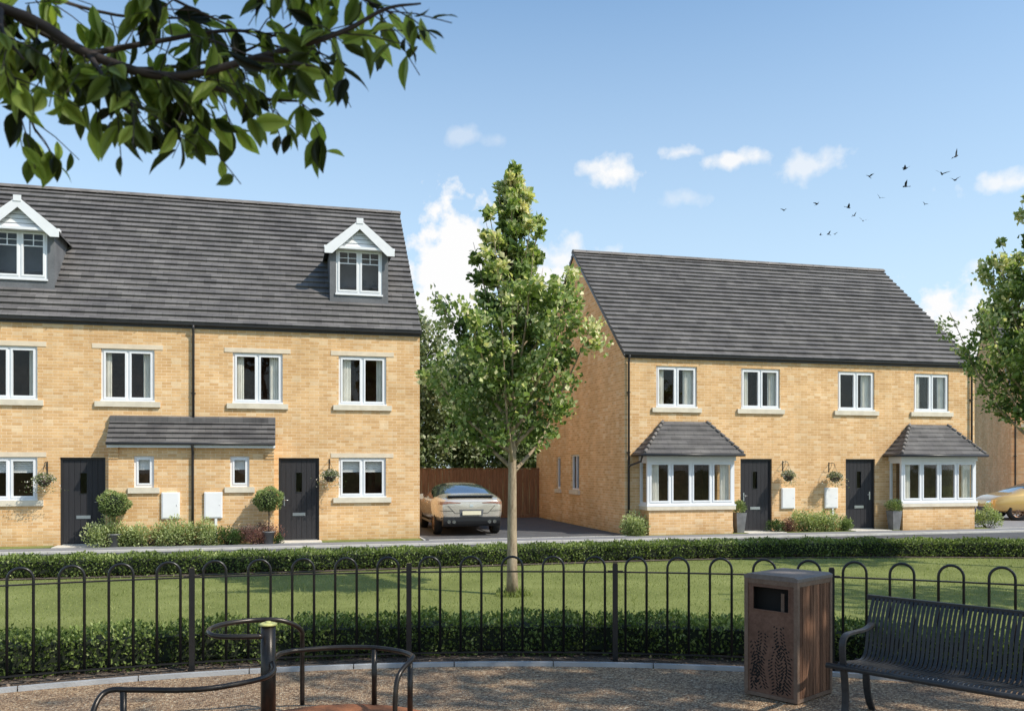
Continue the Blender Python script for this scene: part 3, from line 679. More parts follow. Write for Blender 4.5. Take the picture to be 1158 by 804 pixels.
for (a,b,c,d) in pw:
    f = MB(); fw = .06; y = PY+.05
    f.box(a,a+fw,y,y+.07,b,d); f.box(c-fw,c,y,y+.07,b,d); f.box(a+fw,c-fw,y,y+.07,d-fw,d); f.box(a+fw,c-fw,y,y+.07,b,b+fw)
    f.box(a+fw,a+fw+.04,y-.015,y+.05,b+fw,d-fw); f.box(c-fw-.04,c-fw,y-.015,y+.05,b+fw,d-fw); f.box(a+fw+.04,c-fw-.04,y-.015,y+.05,d-fw-.04,d-fw); f.box(a+fw+.04,c-fw-.04,y-.015,y+.05,b+fw,b+fw+.04)
    f.build('porch_window', M['white'], porch)
    f = MB(); f.box(a+.1,c-.1,y+.02,y+.026,b+.1,d-.1); f.build('porch_pane', M['glass'], porch)
    f = MB(); f.box(a+.02,c-.02,y+.10,y+.11,d-.34,d-.02); f.build('blind', M['blind'], porch)
    f = MB(); f.box(a-.13,c+.13,PY-.05,y-.002,b-.14,b-.003); f.build('porch_sill', M['stone'], porch)
    f = MB(); f.box(a-.02,c+.02,-.06,-.05,b-.02,d+.02); f.build('porch_room', M['room'], porch)
meter_box(A, 5.00, 5.42, .66, 1.31, PY); meter_box(A, 5.99, 6.42, .66, 1.31, PY, True)
downpipe(A, 5.70, 3.16, EZ-.05)
mb = MB(); mb.tube([(5.72, PY-.20, 2.48), (5.72, PY-.10, 2.36), (5.72, PY-.045, 2.26), (5.72, PY-.045, .02)], .032, 10); mb.build('downpipe', M['pipe'], A)

# dormers
def dormer(root, cx):
    yf = .85; bw = .785; z0 = 6.36; ze = 7.86; za = 8.52; sl = (RZ-EZ)/(D/2)
    yb = lambda z: (z-EZ)/sl
    mb = MB()
    wx0, wx1, wz0, wz1 = cx-.62, cx+.62, 6.63, 7.84
    cut_wall(mb, cx-bw, cx+bw, z0, ze, [(wx0,wz0,wx1,wz1)], yf, .1)
    for s in (-1, 1): mb.poly([(cx+s*bw, yf, z0-.15), (cx+s*bw, yb(ze)+.3, ze), (cx+s*bw, yf, ze)])
    mb.poly([(wx0-.1,yf+.55,wz0-.1),(wx1+.1,yf+.55,wz0-.1),(wx1+.1,yf+.55,wz1),(wx0-.1,yf+.55,wz1)])
    mb.box(cx-bw-.02, cx+bw+.02, yf-.05, yf-.002, z0-.06, z0+.04)
    d = mb.build('dormer', M['lead'], root)
    r = MB(); o = .13
    zr = za+.06; yr = yb(zr)+.2; zE = ze-.06; ye = yb(zE)+.25
    for s in (-1, 1):
        x = cx+s*(bw+o); f0 = yf-.2
        r.poly([(cx,f0,zr),(x,f0,zE),(x,ye,zE),(cx,yr,zr)]); r.poly([(cx,f0,zr-.04),(x,f0,zE-.04),(x,ye,zE-.04),(cx,yr,zr-.04)])
        r.poly([(x,f0,zE),(x,f0,zE-.04),(x,ye,zE-.04),(x,ye,zE)])
    r.box(cx-.07, cx+.07, yf-.2, yr, zr-.03, zr+.035)
    r.build('dormer_roof', M['tile_small'], d)
    b = MB(); g = MB()
    for s in (-1, 1):   # barge boards
        x = cx+s*(bw+o+.02)
        p = [(cx, zr+.02), (x, zE+.02), (x, zE-.15), (x-s*.20, zE-.15), (cx, zr-.24)]
        b.prism(p if s > 0 else p[::-1], yf-.235, yf-.205, 'y')
    b.box(cx-.09, cx+.09, yf-.25, yf-.236, zr-.10, zr+.05)
    b.box(cx-bw-.16, cx+bw+.16, yf-.2, yf-.02, ze-.06, ze+.005)
    b.build('barge_board', M['white'], d)
    n = 6
    for k in range(n):   # boarded gable
        za0 = ze+.008+(zr-.06-ze)*k/n; za1 = ze+(zr-.06-ze)*(k+1)/n
        hw0 = (bw+o)*(1-(za0-ze)/(zr-ze)) - .02; hw1 = (bw+o)*(1-(za1-ze)/(zr-ze)) - .02
        g.poly([(cx-hw0,yf-.09,za0),(cx+hw0,yf-.09,za0),(cx+max(hw1,.01),yf-.075,za1),(cx-max(hw1,.01),yf-.075,za1)])
    g.build('gable_board', M['white'], d)
    # window, flattened one level so that it stays a sub-part
    before = set(bpy.data.objects)
    w = window(d, wx0, wz0, wx1, wz1, y=yf+.02, sill=False, curtains=False, bars=1, name='dormer_window')
    for c in list(w.children): c.parent = d; c.name = 'dormer_pane'
    s = MB(); s.box(wx0-.02, wx1+.02, yf-.04, yf+.0, wz0-.05, wz0-.004); s.build('dormer_sill', M['white'], d)
    c = MB(); c.poly([(wx0,yf+.5,wz0),(wx1,yf+.5,wz0),(wx1,yf+.5,wz1),(wx0,yf+.5,wz1)]); c.build('dormer_sky_backing', M['pane_sky'], d)  # backing sheet coloured as reflected sky
dormer(A, 9.89); dormer(A, W-9.89)
for (a, b) in doorsL:
    s = MB(); s.box(a-.05, b+.05, -.66, -.003, .0, .03); s.build('doorstep', M['slab'], A)

# ---- right pair
BX = 9.40; WB = 11.82
B = empty('semi_detached_houses', (BX, HY, 0), 'right pair of buff brick houses with two hipped box bay windows and plain grey roof', 'house')
DB, EB, RB = 9.1, 5.14, 9.05
mir2 = lambda x0, x1: (WB-x1, WB-x0)
winsB = []
for (a,b,c,d) in [(.96,3.63,2.24,4.82), (3.65,3.63,4.93,4.82)]:
    winsB.append((a,b,c,d)); m_ = mir2(a,c); winsB.append((m_[0],b,m_[1],d))
doorsB = [(3.63, 4.66), mir2(3.63, 4.66)]
BAY = (.45, 3.13, .56)   # x0, x1, projection
bayh = [(BAY[0]+.25, .9, BAY[1]-.25, 2.1), (WB-BAY[1]+.25, .9, WB-BAY[0]-.25, 2.1)]
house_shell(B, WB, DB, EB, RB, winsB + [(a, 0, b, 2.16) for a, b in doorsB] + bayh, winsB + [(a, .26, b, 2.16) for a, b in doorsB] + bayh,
            side_holes=[(4.02,1.15,4.86,2.33),(6.05,1.15,6.5,2.27)], ncourse=24)
for w_ in winsB: window(B, *w_, lintel=None, sillw=.13)
for (y0, z0, y1, z1) in [(4.02,1.15,4.86,2.33),(6.05,1.15,6.5,2.27)]:
    f = MB(); fw = .06
    f.box(.05,.12,y0,y0+fw,z0,z1); f.box(.05,.12,y1-fw,y1,z0,z1); f.box(.05,.12,y0+fw,y1-fw,z1-fw,z1); f.box(.05,.12,y0+fw,y1-fw,z0,z0+fw)
    if y1-y0 > .6: f.box(.05,.12,(y0+y1)/2-.03,(y0+y1)/2+.03,z0+fw,z1-fw)
    fo = f.build('side_window', M['white'], B)
    g = MB(); g.box(.08,.086,y0+fw,y1-fw,z0+fw,z1-fw); g.build('pane', M['glass'], fo)
    s = MB(); s.box(-.05,.048,y0-.1,y1+.1,z0-.14,z0-.003); s.build('sill', M['stone'], fo)
door(B, *doorsB[0], hand='left'); door(B, *doorsB[1], hand='right')
def bay(root, x0, x1, d, flip):
    bs = MB(); t = .05
    bs.box(x0+t, x1-t, -d, -d+.11, -.05, .71); bs.box(x0+t, x0+t+.11, -d+.11, -.002, -.05, .71); bs.box(x1-t-.11, x1-t, -d+.11, -.002, -.05, .71)
    f = MB(); z0, z1 = .86, 2.10
    def bar(a0,a1,b0,b1,c0,c1): f.box(a0,a1,b0,b1,c0,c1)
    n = 4; w = (x1-x0-.16)/n; p = .08
    bar(x0,x0+p,-d-.0,-d+p,z0,z1); bar(x1-p,x1,-d,-d+p,z0,z1)
    bar(x0+p,x1-p,-d+.005,-d+.07,z1-.07,z1); bar(x0+p,x1-p,-d+.005,-d+.07,z0,z0+.07)
    bar(x0+.005,x0+.07,-d+p,-.01,z1-.07,z1); bar(x0+.005,x0+.07,-d+p,-.01,z0,z0+.07); bar(x1-.07,x1-.005,-d+p,-.01,z1-.07,z1); bar(x1-.07,x1-.005,-d+p,-.01,z0,z0+.07)
    bar(x0+.004,x0+.08,-.06,-.011,z0+.07,z1-.07); bar(x1-.08,x1-.004,-.06,-.011,z0+.07,z1-.07)
    g = MB()
    for k in range(n):
        a, b = x0+p+k*w, x0+p+(k+1)*w
        if k: bar(a-.03,a+.03,-d+.006,-d+.068,z0+.07,z1-.07)
        ia, ib = a+(.03 if k else 0), b-(.03 if k < n-1 else 0); s = .045
        bar(ia,ia+s,-d-.012,-d+.05,z0+.07,z1-.07); bar(ib-s,ib,-d-.012,-d+.05,z0+.07,z1-.07); bar(ia+s,ib-s,-d-.012,-d+.05,z1-.07-s,z1-.07); bar(ia+s,ib-s,-d-.012,-d+.05,z0+.07,z0+.07+s)
        g.box(ia+s,ib-s,-d+.02,-d+.026,z0+.115,z1-.115)
    g.box(x0+.03,x0+.036,-d+p,-.06,z0+.07,z1-.07); g.box(x1-.036,x1-.03,-d+p,-.06,z0+.07,z1-.07)
    f.box(x0-.03, x1+.03, -d-.05, -d+.004, z0-.045, z0-.001); f.box(x0-.03, x0+.004, -d+.005, -.01, z0-.045, z0-.001)
    fo = f.build('bay_window', M['white'], root)
    bs.build('bay_wall', M['brick'], fo); g.build('pane', M['glass'], fo)
    s = MB(); s.box(x0-.02, x1+.02, -d-.05, -d+.13, .712, .812); s.box(x0-.02, x0+.16, -d+.131, -.004, .712, .812); s.box(x1-.16, x1+.02, -d+.131, -.004, .712, .812); s.build('sill', M['stone'], fo)
    # hipped roof: overlapping courses wrap round three sides
    r = MB(); o = .32; zt, ze = 3.22, 2.28; nc = 7
    Ax0, Ax1, Ay = x0-.20, x1+.12, -d-o+.04; Tx0, Tx1 = x0+.72, x1-.62
    Ty = -.01
    def at(u): return (Ax0+(Tx0-Ax0)*u, Ax1+(Tx1-Ax1)*u, Ay+(Ty-.02-Ay)*u, ze+(zt-ze)*u)
    for k in range(nc):
        u0, u1 = k/nc, min(1, (k+1.15)/nc)
        a0,a1,ay,az_ = at(u0); b0,b1,by,bz = at(u1); lift = .04
        e = .018
        for q in ([(a0-e,ay-e,az_+lift),(a1+e,ay-e,az_+lift),(b1,by,bz+.006),(b0,by,bz+.006)], [(a0-e,ay-e,az_+lift),(b0,by,bz+.006),(b0,Ty,bz+.006),(a0-e,Ty,az_+lift)],
                  [(a1+e,ay-e,az_+lift),(a1+e,Ty,az_+lift),(b1,Ty,bz+.006),(b1,by,bz+.006)], [(a0-e,ay-e,az_),(a1+e,ay-e,az_),(a1+e,ay-e,az_+lift),(a0-e,ay-e,az_+lift)],
                  [(a0-e,ay-e,az_),(a0-e,Ty,az_),(a0-e,Ty,az_+lift),(a0-e,ay-e,az_+lift)], [(a1+e,ay-e,az_),(a1+e,Ty,az_),(a1+e,Ty,az_+lift),(a1+e,ay-e,az_+lift)],
                  [(a0-e,ay-e,az_),(a1+e,ay-e,az_),(a1+e,Ty,az_),(a0-e,Ty,az_)]): r.poly(q)
    ro = r.build('bay_roof', M['tile_small'], fo)
    for s_ in (0, 1):
        h = MB()
        for k in range(8):
            u0, u1 = k/8, (k+.9)/8; a = at(u0); b = at(u1)
            h.tube([(a[s_], a[2], a[3]+.05), (b[s_], b[2], b[3]+.03)], [.055,.04], 6)
        h.build('hip_tile', M['ridge'], fo)
    fa = MB(); fa.box(x0-.03, x1+.03, -d-.035, -d-.002, z1+.002, z1+.14); fa.box(x0-.03, x0-.002, -d, -.01, z1+.002, z1+.14); fa.box(x1+.002, x1+.03, -d, -.01, z1+.002, z1+.14)
    fa.box(x0, x1, -d, -.01, z1+.002, z1+.02); fa.build('fascia', M['white'], fo)
    gg = MB(); gg.tube([(Ax0-.03,-.02,ze-.02),(Ax0-.03,Ay-.05,ze-.02),(Ax1+.03,Ay-.05,ze-.02),(Ax1+.03,-.02,ze-.02)], .038, 8)
    if flip == 0: gg.tube([(Ax0+.02, Ay+.2, ze-.04),(Ax0+.04,Ay+.35,ze-.2),(.1,-.12,ze-.32),(.1,-.06,ze-.42)], .03, 8)
    gg.build('bay_gutter', M['gutter'], fo)
    for sd_ in (0, 1):
        cw = .30; c = MB(); a = x0+.1 if sd_ == 0 else x1-.1-cw
        pts = [(a+cw*i/18, -d+.12+.025*math.sin(i*1.9)) for i in range(19)]
        for i in range(18): c.poly([(pts[i][0],pts[i][1],z0),(pts[i+1][0],pts[i+1][1],z0),(pts[i+1][0],pts[i+1][1],z1),(pts[i][0],pts[i][1],z1)], True)
        c.build('curtain', M['curtain'], fo)
bay(B, BAY[0], BAY[1], BAY[2], 0); m_ = mir2(BAY[0], BAY[1]); bay(B, m_[0], m_[1], BAY[2], 1)
downpipe(B, .10, .02, EB-.05); downpipe(B, WB-.16, .02, EB-.05)
meter_box(B, 4.96, 5.40, .68, 1.30); m_ = mir2(4.96, 5.40); meter_box(B, m_[0], m_[1], .68, 1.30, 0, True)
for (a, b) in doorsB:
    s = MB(); s.box(a-.1, b+.1, -.66, -.003, 0, .03); s.build('doorstep', M['slab'], B)

# ---- third house beyond, turned away
C3 = empty('detached_house', (28.3, 29.7, 0), 'brick house turned end-on behind the right-hand tree and gold car', 'house', R(-33))
W3 = 7.5; w3 = [(.45,1.0,1.65,2.15), (.45,3.63,1.65,4.82), (4.9,3.63,6.1,4.82), (4.9,1.0,6.1,2.15)]
M['brick_lifted'] = mat_brick('shade_lifted_brick', (.95,.60,.32), (.80,.44,.21), (.95,.70,.43), (.88,.64,.42))  # brick colour raised to offset the shade on this house
house_shell(C3, W3, 10.6, 5.14, 9.05, w3+[(3,0,4,2.16)], w3+[(3,.26,4,2.16)], ncourse=24, tint=M['brick_lifted'])
for w_ in w3: window(C3, *w_)
door(C3, 3, 4); downpipe(C3, .12, .02, 5.09)

# verges of turf and slab paths in front of the doors
strip('grass_verge', [(-40, HX+2.5, 23.10, 23.74), (.95, 3.52, 23.10, 23.74), (-4.1, -.25, 23.10, 23.33), (9.42, 9.8, 23.1, 23.74), (9.8, 12.95, 23.1, 23.16), (12.55, 12.95, 23.17, 23.74), (14.2, 16.4, 23.1, 23.74), (17.65, 18.0, 23.1, 23.74), (20.8,21.25,23.1,23.74)], M['lawn'], .022)

# ------------------------------------------------------------------ timber fence behind the driveway
F = empty('timber_fence', (3.0, 32.45, 0), 'brown close-boarded timber fence across the end of the driveway', 'fence')
n = 50; bd = MB(); bw_ = .128
for k in range(n): bd.box(k*bw_, k*bw_+bw_-.006, (0 if k % 2 else .012), (0 if k % 2 else .012)+.018, .12, 1.82+rnd.uniform(-.006,.006))
bd.build('board_panel', M['fence_wood'], F)
for k in range(5): p = MB(); p.box(k*1.6-.05, k*1.6+.05, .035, .135, 0, 1.86); p.build('post', M['fence_wood'], F)
p = MB(); p.box(0, 6.4, -.01, .05, 1.83, 1.865); p.build('capping_rail', M['fence_wood'], F)
p = MB(); p.box(0, 6.4, -.004, .03, 0, .115); p.build('gravel_board', M['fence_wood'], F)

# ------------------------------------------------------------------ bow-top railings
RR = 10.39
G = empty('bow_top_railing', (CX, CY, 0), 'black bow-top metal railing curving round the gravel play area', 'fence')
def rp(ang, z, r=RR): return Vector((r*math.sin(R(ang)), r*math.cos(R(ang)), z))
step = 11.35; a_first = 8.4-step*4; npan = 8
for k in range(npan+1):
    a = a_first+step*k; p = MB(); Mx = Matrix.Translation(rp(a, 0)) @ Matrix.Rotation(-R(a), 4, 'Z')
    p.box(-.026,.026,-.026,.026,0,.985,Mx); p.box(-.022,.022,-.022,.022,.985,.997,Mx); p.build('post', M['black_paint'], G)
    for zz in (.93,): 
        q = MB(); q.box(-.075,.075,-.018,.018,zz-.03,zz-.008,Mx); q.build('bracket', M['black_paint'], G)
for k in range(npan):
    a = a_first+step*k
    for nm, z in (('top_rail', .905), ('bottom_rail', .10)):
        p = MB(); m = 8
        for i in range(m):
            b0, b1 = a+.15+(step-.3)*i/m, a+.15+(step-.3)*(i+1)/m
            q = [rp(b0,z-.005,RR-.019), rp(b1,z-.005,RR-.019), rp(b1,z-.005,RR+.019), rp(b0,z-.005,RR+.019)]
            t = [v+Vector((0,0,.013)) for v in q]; nn = len(p.v); p.v += [tuple(v) for v in q+t]
            for f in ((0,3,2,1),(4,5,6,7),(0,1,5,4),(2,3,7,6)): p.f.append(tuple(nn+j for j in f)); p.sm.append(False)
        p.build(nm, M['black_paint'], G)
    for j in range(5):
        c = a + step*(j+.5)/5 + (.0); hw = math.degrees(.104/RR); ztop = 1.055; zc = ztop-.104
        pts = [rp(c-hw, .10)] + [rp(c-hw*math.cos(t), zc+.104*math.sin(t)) for t in [math.pi*i/12 for i in range(13)]] + [rp(c+hw, .10)]
        p = MB(); p.tube(pts, .0128, 8); p.build('hoop', M['black_paint'], G)

# ------------------------------------------------------------------ hedges
def hedge(name, path, width, height, label, n_per_m, leaf, dark=0):
    """clipped hedge along a path (near face on the path); offset away from the viewer"""
    root = empty(name, (0,0,0), label, 'hedge')
    P = [Vector(p) for p in path]; core = MB(); segs = []; L = 0
    for i in range(len(P)-1):
        t = (P[i+1]-P[i]); ln = t.length; t.normalize(); nrm = Vector((-t.y, t.x, 0)); segs.append((P[i], t, nrm, ln)); L += ln
    for i, (p, t, nr, ln) in enumerate(segs):
        t2 = segs[min(i+1, len(segs)-1)][2]; c = .05
        q = [p+nr*c, P[i+1]+t2*c, P[i+1]+t2*(width-c), p+nr*(width-c)]
        nn = len(core.v); core.v += [tuple(v+Vector((0,0,.08))) for v in q] + [tuple(v+Vector((0,0,height-c-.01))) for v in q]
        for f in ((0,3,2,1),(4,5,6,7),(0,1,5,4),(2,3,7,6)) + (((3,0,4,7),) if i == 0 else ()) + (((1,2,6,5),) if i == len(segs)-1 else ()): core.f.append(tuple(nn+j for j in f)); core.sm.append(False)
    core.build('shade_core', M['dark_core'], root)
    n = int(n_per_m*L); si = rng.choice(len(segs), n, p=np.array([s[3] for s in segs])/L)
    A0 = np.array([tuple(s[0]) for s in segs])[si]; T = np.array([tuple(s[1]) for s in segs])[si]; NR = np.array([tuple(s[2]) for s in segs])[si]; LN = np.array([s[3] for s in segs])[si]
    u = rng.random(n)*LN; base = A0+T*u[:,None]
    face = rng.random(n); per = height*2+width
    s = face*per
    front = s < height; top = (s >= height) & (s < height+width)
    off = np.where(front, 0, np.where(top, s-height, width)); zz = np.where(front, s, np.where(top, height, s-height-width))
    outn = np.where(front[:,None], -NR, np.where(top[:,None], np.array([0,0,1.]), NR))
    ar = u*0 + base[:,0]*2.1 + base[:,1]*1.3
    bulge = .022*np.sin(ar*3.1)+.012*np.sin(ar*7.7+1)+rng.normal(size=n)*.014
    Pp = base + NR*off[:,None] + outn*bulge[:,None] - outn*(rng.random(n)**2*.07)[:,None]; Pp[:,2] += zz
    Pp[:,2] = np.maximum(Pp[:,2], .04)
    Dn = unit(outn*.8 + rng.normal(size=(n,3))*.65 + np.array([0,0,.45]))
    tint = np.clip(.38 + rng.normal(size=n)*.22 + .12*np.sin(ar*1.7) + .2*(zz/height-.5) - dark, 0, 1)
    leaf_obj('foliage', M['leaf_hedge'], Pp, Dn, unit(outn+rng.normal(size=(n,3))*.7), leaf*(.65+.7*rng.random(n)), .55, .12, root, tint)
    return root
M['dark_core'] = mat_plain('hedge_shade_core', (.012,.018,.008), .95, var=.3, scale=20)  # dark block painted for the shade between hedge and topiary leaves
near_path = [(CX+(KR+.42)*math.sin(R(a)), CY+(KR+.42)*math.cos(R(a)), 0) for a in np.arange(56, -34, -2.0)]
near_path = near_path[::-1]
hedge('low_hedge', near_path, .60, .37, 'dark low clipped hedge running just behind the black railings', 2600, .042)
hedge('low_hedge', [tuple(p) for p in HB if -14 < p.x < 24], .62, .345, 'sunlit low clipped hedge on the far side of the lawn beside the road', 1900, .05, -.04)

# grass blades on the lawn
n = 90000
gx = rng.uniform(-7, 17, n); gy = rng.uniform(6, 17.2, n)
rad = np.hypot(gx-CX, gy-CY); hbx = np.array([p.x for p in HB]); hby = np.array([p.y for p in HB]); lim = np.interp(gx, hbx, hby)-.15
k = (rad > KR+1.1) & (gy < lim); gx, gy = gx[k], gy[k]
a_ = rng.random(900)*6.28; q_ = .07+.22*rng.random(900)**1.5
gx = np.concatenate([gx, 3.37+q_*np.cos(a_)]); gy = np.concatenate([gy, 13.11+q_*np.sin(a_)]); n = len(gx)
tall = np.ones(n); tall[-900:] = 2.0; tall *= np.where(rng.random(n) < .02, 2.0, 1)
tn = np.clip(.45+.25*np.sin(gx*.9+gy*1.7)+rng.normal(size=n)*.22, 0, 1)
tag(leaf_obj('lawn_grass', M['grass_blade'], np.stack([gx,gy,np.full(n,.0)],1), unit(rng.normal(size=(n,3))*.45+np.array([0,0,1.])), rand_dirs(n), .035*tall*(.5+rng.random(n)), .16, .02, None, tn),
    'short mown green grass of the lawn between the hedges', 'grass', kind='stuff')
# loose litter and pebbles along the edging and in front of it
n = 2600; an = rng.uniform(-45, 60, n); rr_ = KR+.05+rng.random(n)**.7*.42
tag(leaf_obj('bark_litter', lf('litter', [(0,(.05,.03,.02)),(.6,(.19,.13,.09)),(1,(.42,.33,.25))], .05), np.stack([CX+rr_*np.sin(np.radians(an)), CY+rr_*np.cos(np.radians(an)), np.full(n,.024)],1), unit(rng.normal(size=(n,3))*np.array([1,1,.15])), rng.normal(size=(n,3))*.4+np.array([0,0,1.]), .03*(.5+rng.random(n)), .5, .1),
    'brown bark and dead leaf litter in the soil strip under the railings', 'litter', kind='stuff')

# ------------------------------------------------------------------ trees
def tree(name, loc, label, H, clear, prof, nlimb, nleaf, leaf, bark, leafmat, rt=.085, rz=0, group=None, up=.9, clump=.066, cat='tree', seed=1, bare_twig=1.0):
    """prof(h) = crown radius at height h"""
    r2 = np.random.default_rng(seed)
    root = empty(name, loc, label, cat, rz, group)
    tr = MB(); wob = r2.normal(size=4)*.02
    pts = []; rad = []
    for i in range(15):
        t = i/14; z = H*.93*t
        pts.append((wob[0]*math.sin(t*5)*H*.3, wob[1]*math.sin(t*4+1)*H*.3-wob[1]*math.sin(1)*H*.3, z)); rad.append(max(.006, rt*(1-t)**.8*(1.0 if t > .01 else 1.15)))
    tr.tube(pts, rad, 12); tr.build('trunk', bark, root)
    def trunk_at(z):
        t = min(1, z/(H*.93))*14; i = min(13, int(t)); f = t-i
        return np.array(pts[i])*(1-f)+np.array(pts[i+1])*f
    br = MB(); LP, LD, LT = [], [], []
    for k in range(nlimb):
        z0 = clear + (H*.93-clear)*((k+.5)/nlimb)**1.05*.93
        ang = k*2.399+r2.normal()*.35
        s = trunk_at(z0); length_up = r2.uniform(.7, 1.25)*up*(H-clear)*.30*(1.15-.7*(z0-clear)/(H-clear))
        ze = min(H*.985, z0+length_up); rr = prof(min(H-.02, z0*.3+ze*.7))*r2.uniform(.72, 1.12)
        e = np.array([s[0]+math.cos(ang)*rr, s[1]+math.sin(ang)*rr, ze])
        mid = s*.45+e*.55; mid[2] = z0+(ze-z0)*.38
        path = smooth_path([tuple(s), tuple(mid), tuple(e)], 6)
        rb = max(.006, rt*.42*(1-.75*(z0-clear)/(H-clear)))
        br.tube(path, list(np.linspace(rb, .003, len(path))), 6)
        ntw = max(4, int(rr*7))
        Ls = [np.array(p) for p in path]
        for q in range(ntw):
            t = .25+.75*(q+r2.random())/ntw; ii = min(len(Ls)-2, int(t*(len(Ls)-1))); bp = Ls[ii]
            dr = unit(r2.normal(size=(1,3))*np.array([1,1,.6]) + np.array([[math.cos(ang)*.6, math.sin(ang)*.6, .85]]))[0]
            tl = (.16+.30*r2.random())*max(.22, min(1.2, prof(bp[2]+.15)))*(1.15-t*.4); tp = bp+dr*tl
            br.tube([tuple(bp), tuple((bp+tp)/2+np.array([0,0,.01])), tuple(tp)], [.0055,.004,.002], 4, False)
            m = int(nleaf/(nlimb*ntw)*(.5+r2.random())*(1+rr*.2))+3
            u = r2.random(m)**.7; cpos = bp+(tp-bp)*u[:,None]*1.12
            lp = cpos + r2.normal(size=(m,3))*clump*max(.5, min(1, prof(bp[2]+.1)))
            LP.append(lp); LD.append(unit(dr*.5+r2.normal(size=(m,3))*.7+np.array([0,0,.30]))); LT.append(np.full(m, r2.normal()*.13))
    br.build('branch', bark, root)
    LP = np.concatenate(LP); LD = np.concatenate(LD); LT = np.concatenate(LT); n = len(LP)
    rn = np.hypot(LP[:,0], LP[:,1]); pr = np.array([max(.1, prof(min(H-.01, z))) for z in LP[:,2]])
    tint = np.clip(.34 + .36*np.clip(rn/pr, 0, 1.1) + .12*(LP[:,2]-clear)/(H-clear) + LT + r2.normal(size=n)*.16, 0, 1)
    tint = np.where(r2.random(n) < .035, .97, tint)
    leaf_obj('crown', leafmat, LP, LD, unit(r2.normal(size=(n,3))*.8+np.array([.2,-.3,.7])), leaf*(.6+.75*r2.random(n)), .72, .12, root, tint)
    return root
def interp_prof(tab):
    hs, rs = zip(*tab); return lambda h: float(np.interp(h, hs, rs))
prof1 = interp_prof([(1.75,.25),(2.2,.85),(2.6,1.22),(3.2,1.40),(3.9,1.26),(4.6,.92),(5.1,.56),(5.6,.30),(6.1,.10),(6.4,.02)])
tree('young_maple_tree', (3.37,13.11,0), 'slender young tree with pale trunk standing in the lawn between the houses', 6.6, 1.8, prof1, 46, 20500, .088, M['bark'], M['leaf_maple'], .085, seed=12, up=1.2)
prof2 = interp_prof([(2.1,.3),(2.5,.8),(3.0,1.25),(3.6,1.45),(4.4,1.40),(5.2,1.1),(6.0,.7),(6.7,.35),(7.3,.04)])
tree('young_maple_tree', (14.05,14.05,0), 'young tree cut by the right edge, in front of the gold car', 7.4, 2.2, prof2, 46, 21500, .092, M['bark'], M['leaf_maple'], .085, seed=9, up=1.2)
profb = lambda top, r: interp_prof([(.8,r*.7),(top*.3,r),(top*.6,r*.95),(top*.8,r*.7),(top*.95,r*.3),(top,.1)])
for (x, y, h, r, sd_, lb) in [(4.6,36.5,8.4,2.6,21,'tall grey-green tree beyond the fence, beside the left houses'),(8.4,38,7.6,2.7,22,'grey-green tree beyond the fence, behind the slender lawn tree'),
                             (11.9,39.5,7.0,2.6,23,'bushy tree hidden mostly behind the right houses'),(1.4,39,7.4,2.5,24,'bushy tree behind the left houses')]:
    tree('background_tree', (x,y,0), lb, h, .9, profb(h, r), 46, 15000, .18, M['bark_dark'], M['leaf_bg'], .16, seed=sd_, clump=.26, up=.8)
# trees standing outside the picture that shade the play area
for (x, y, h, cl, r, sd_, nl, lb) in [(9.6,2.6,11.5,6.3,3.1,31,750,'tall shade tree to the right of the play area'),(4.2,-.6,12,7.0,3.3,32,700,'tall shade tree behind the play area'),(-1.0,-2.5,11.5,6.8,2.8,33,300,'tall shade tree behind the viewpoint'),
                                  (15.5,6.0,10.5,5.5,1.9,34,450,'shade tree beside the lawn on the right')]:
    tree('shade_tree', (x,y,0), lb, h, cl, interp_prof([(cl-.5,r*.5),(cl+1.2,r),((cl+h)/2+.6,r),(h-.8,r*.6),(h,.2)]), 22, nl, .25, M['bark_dark'], M['leaf_shade'], .22, seed=sd_, clump=.3, up=.6)

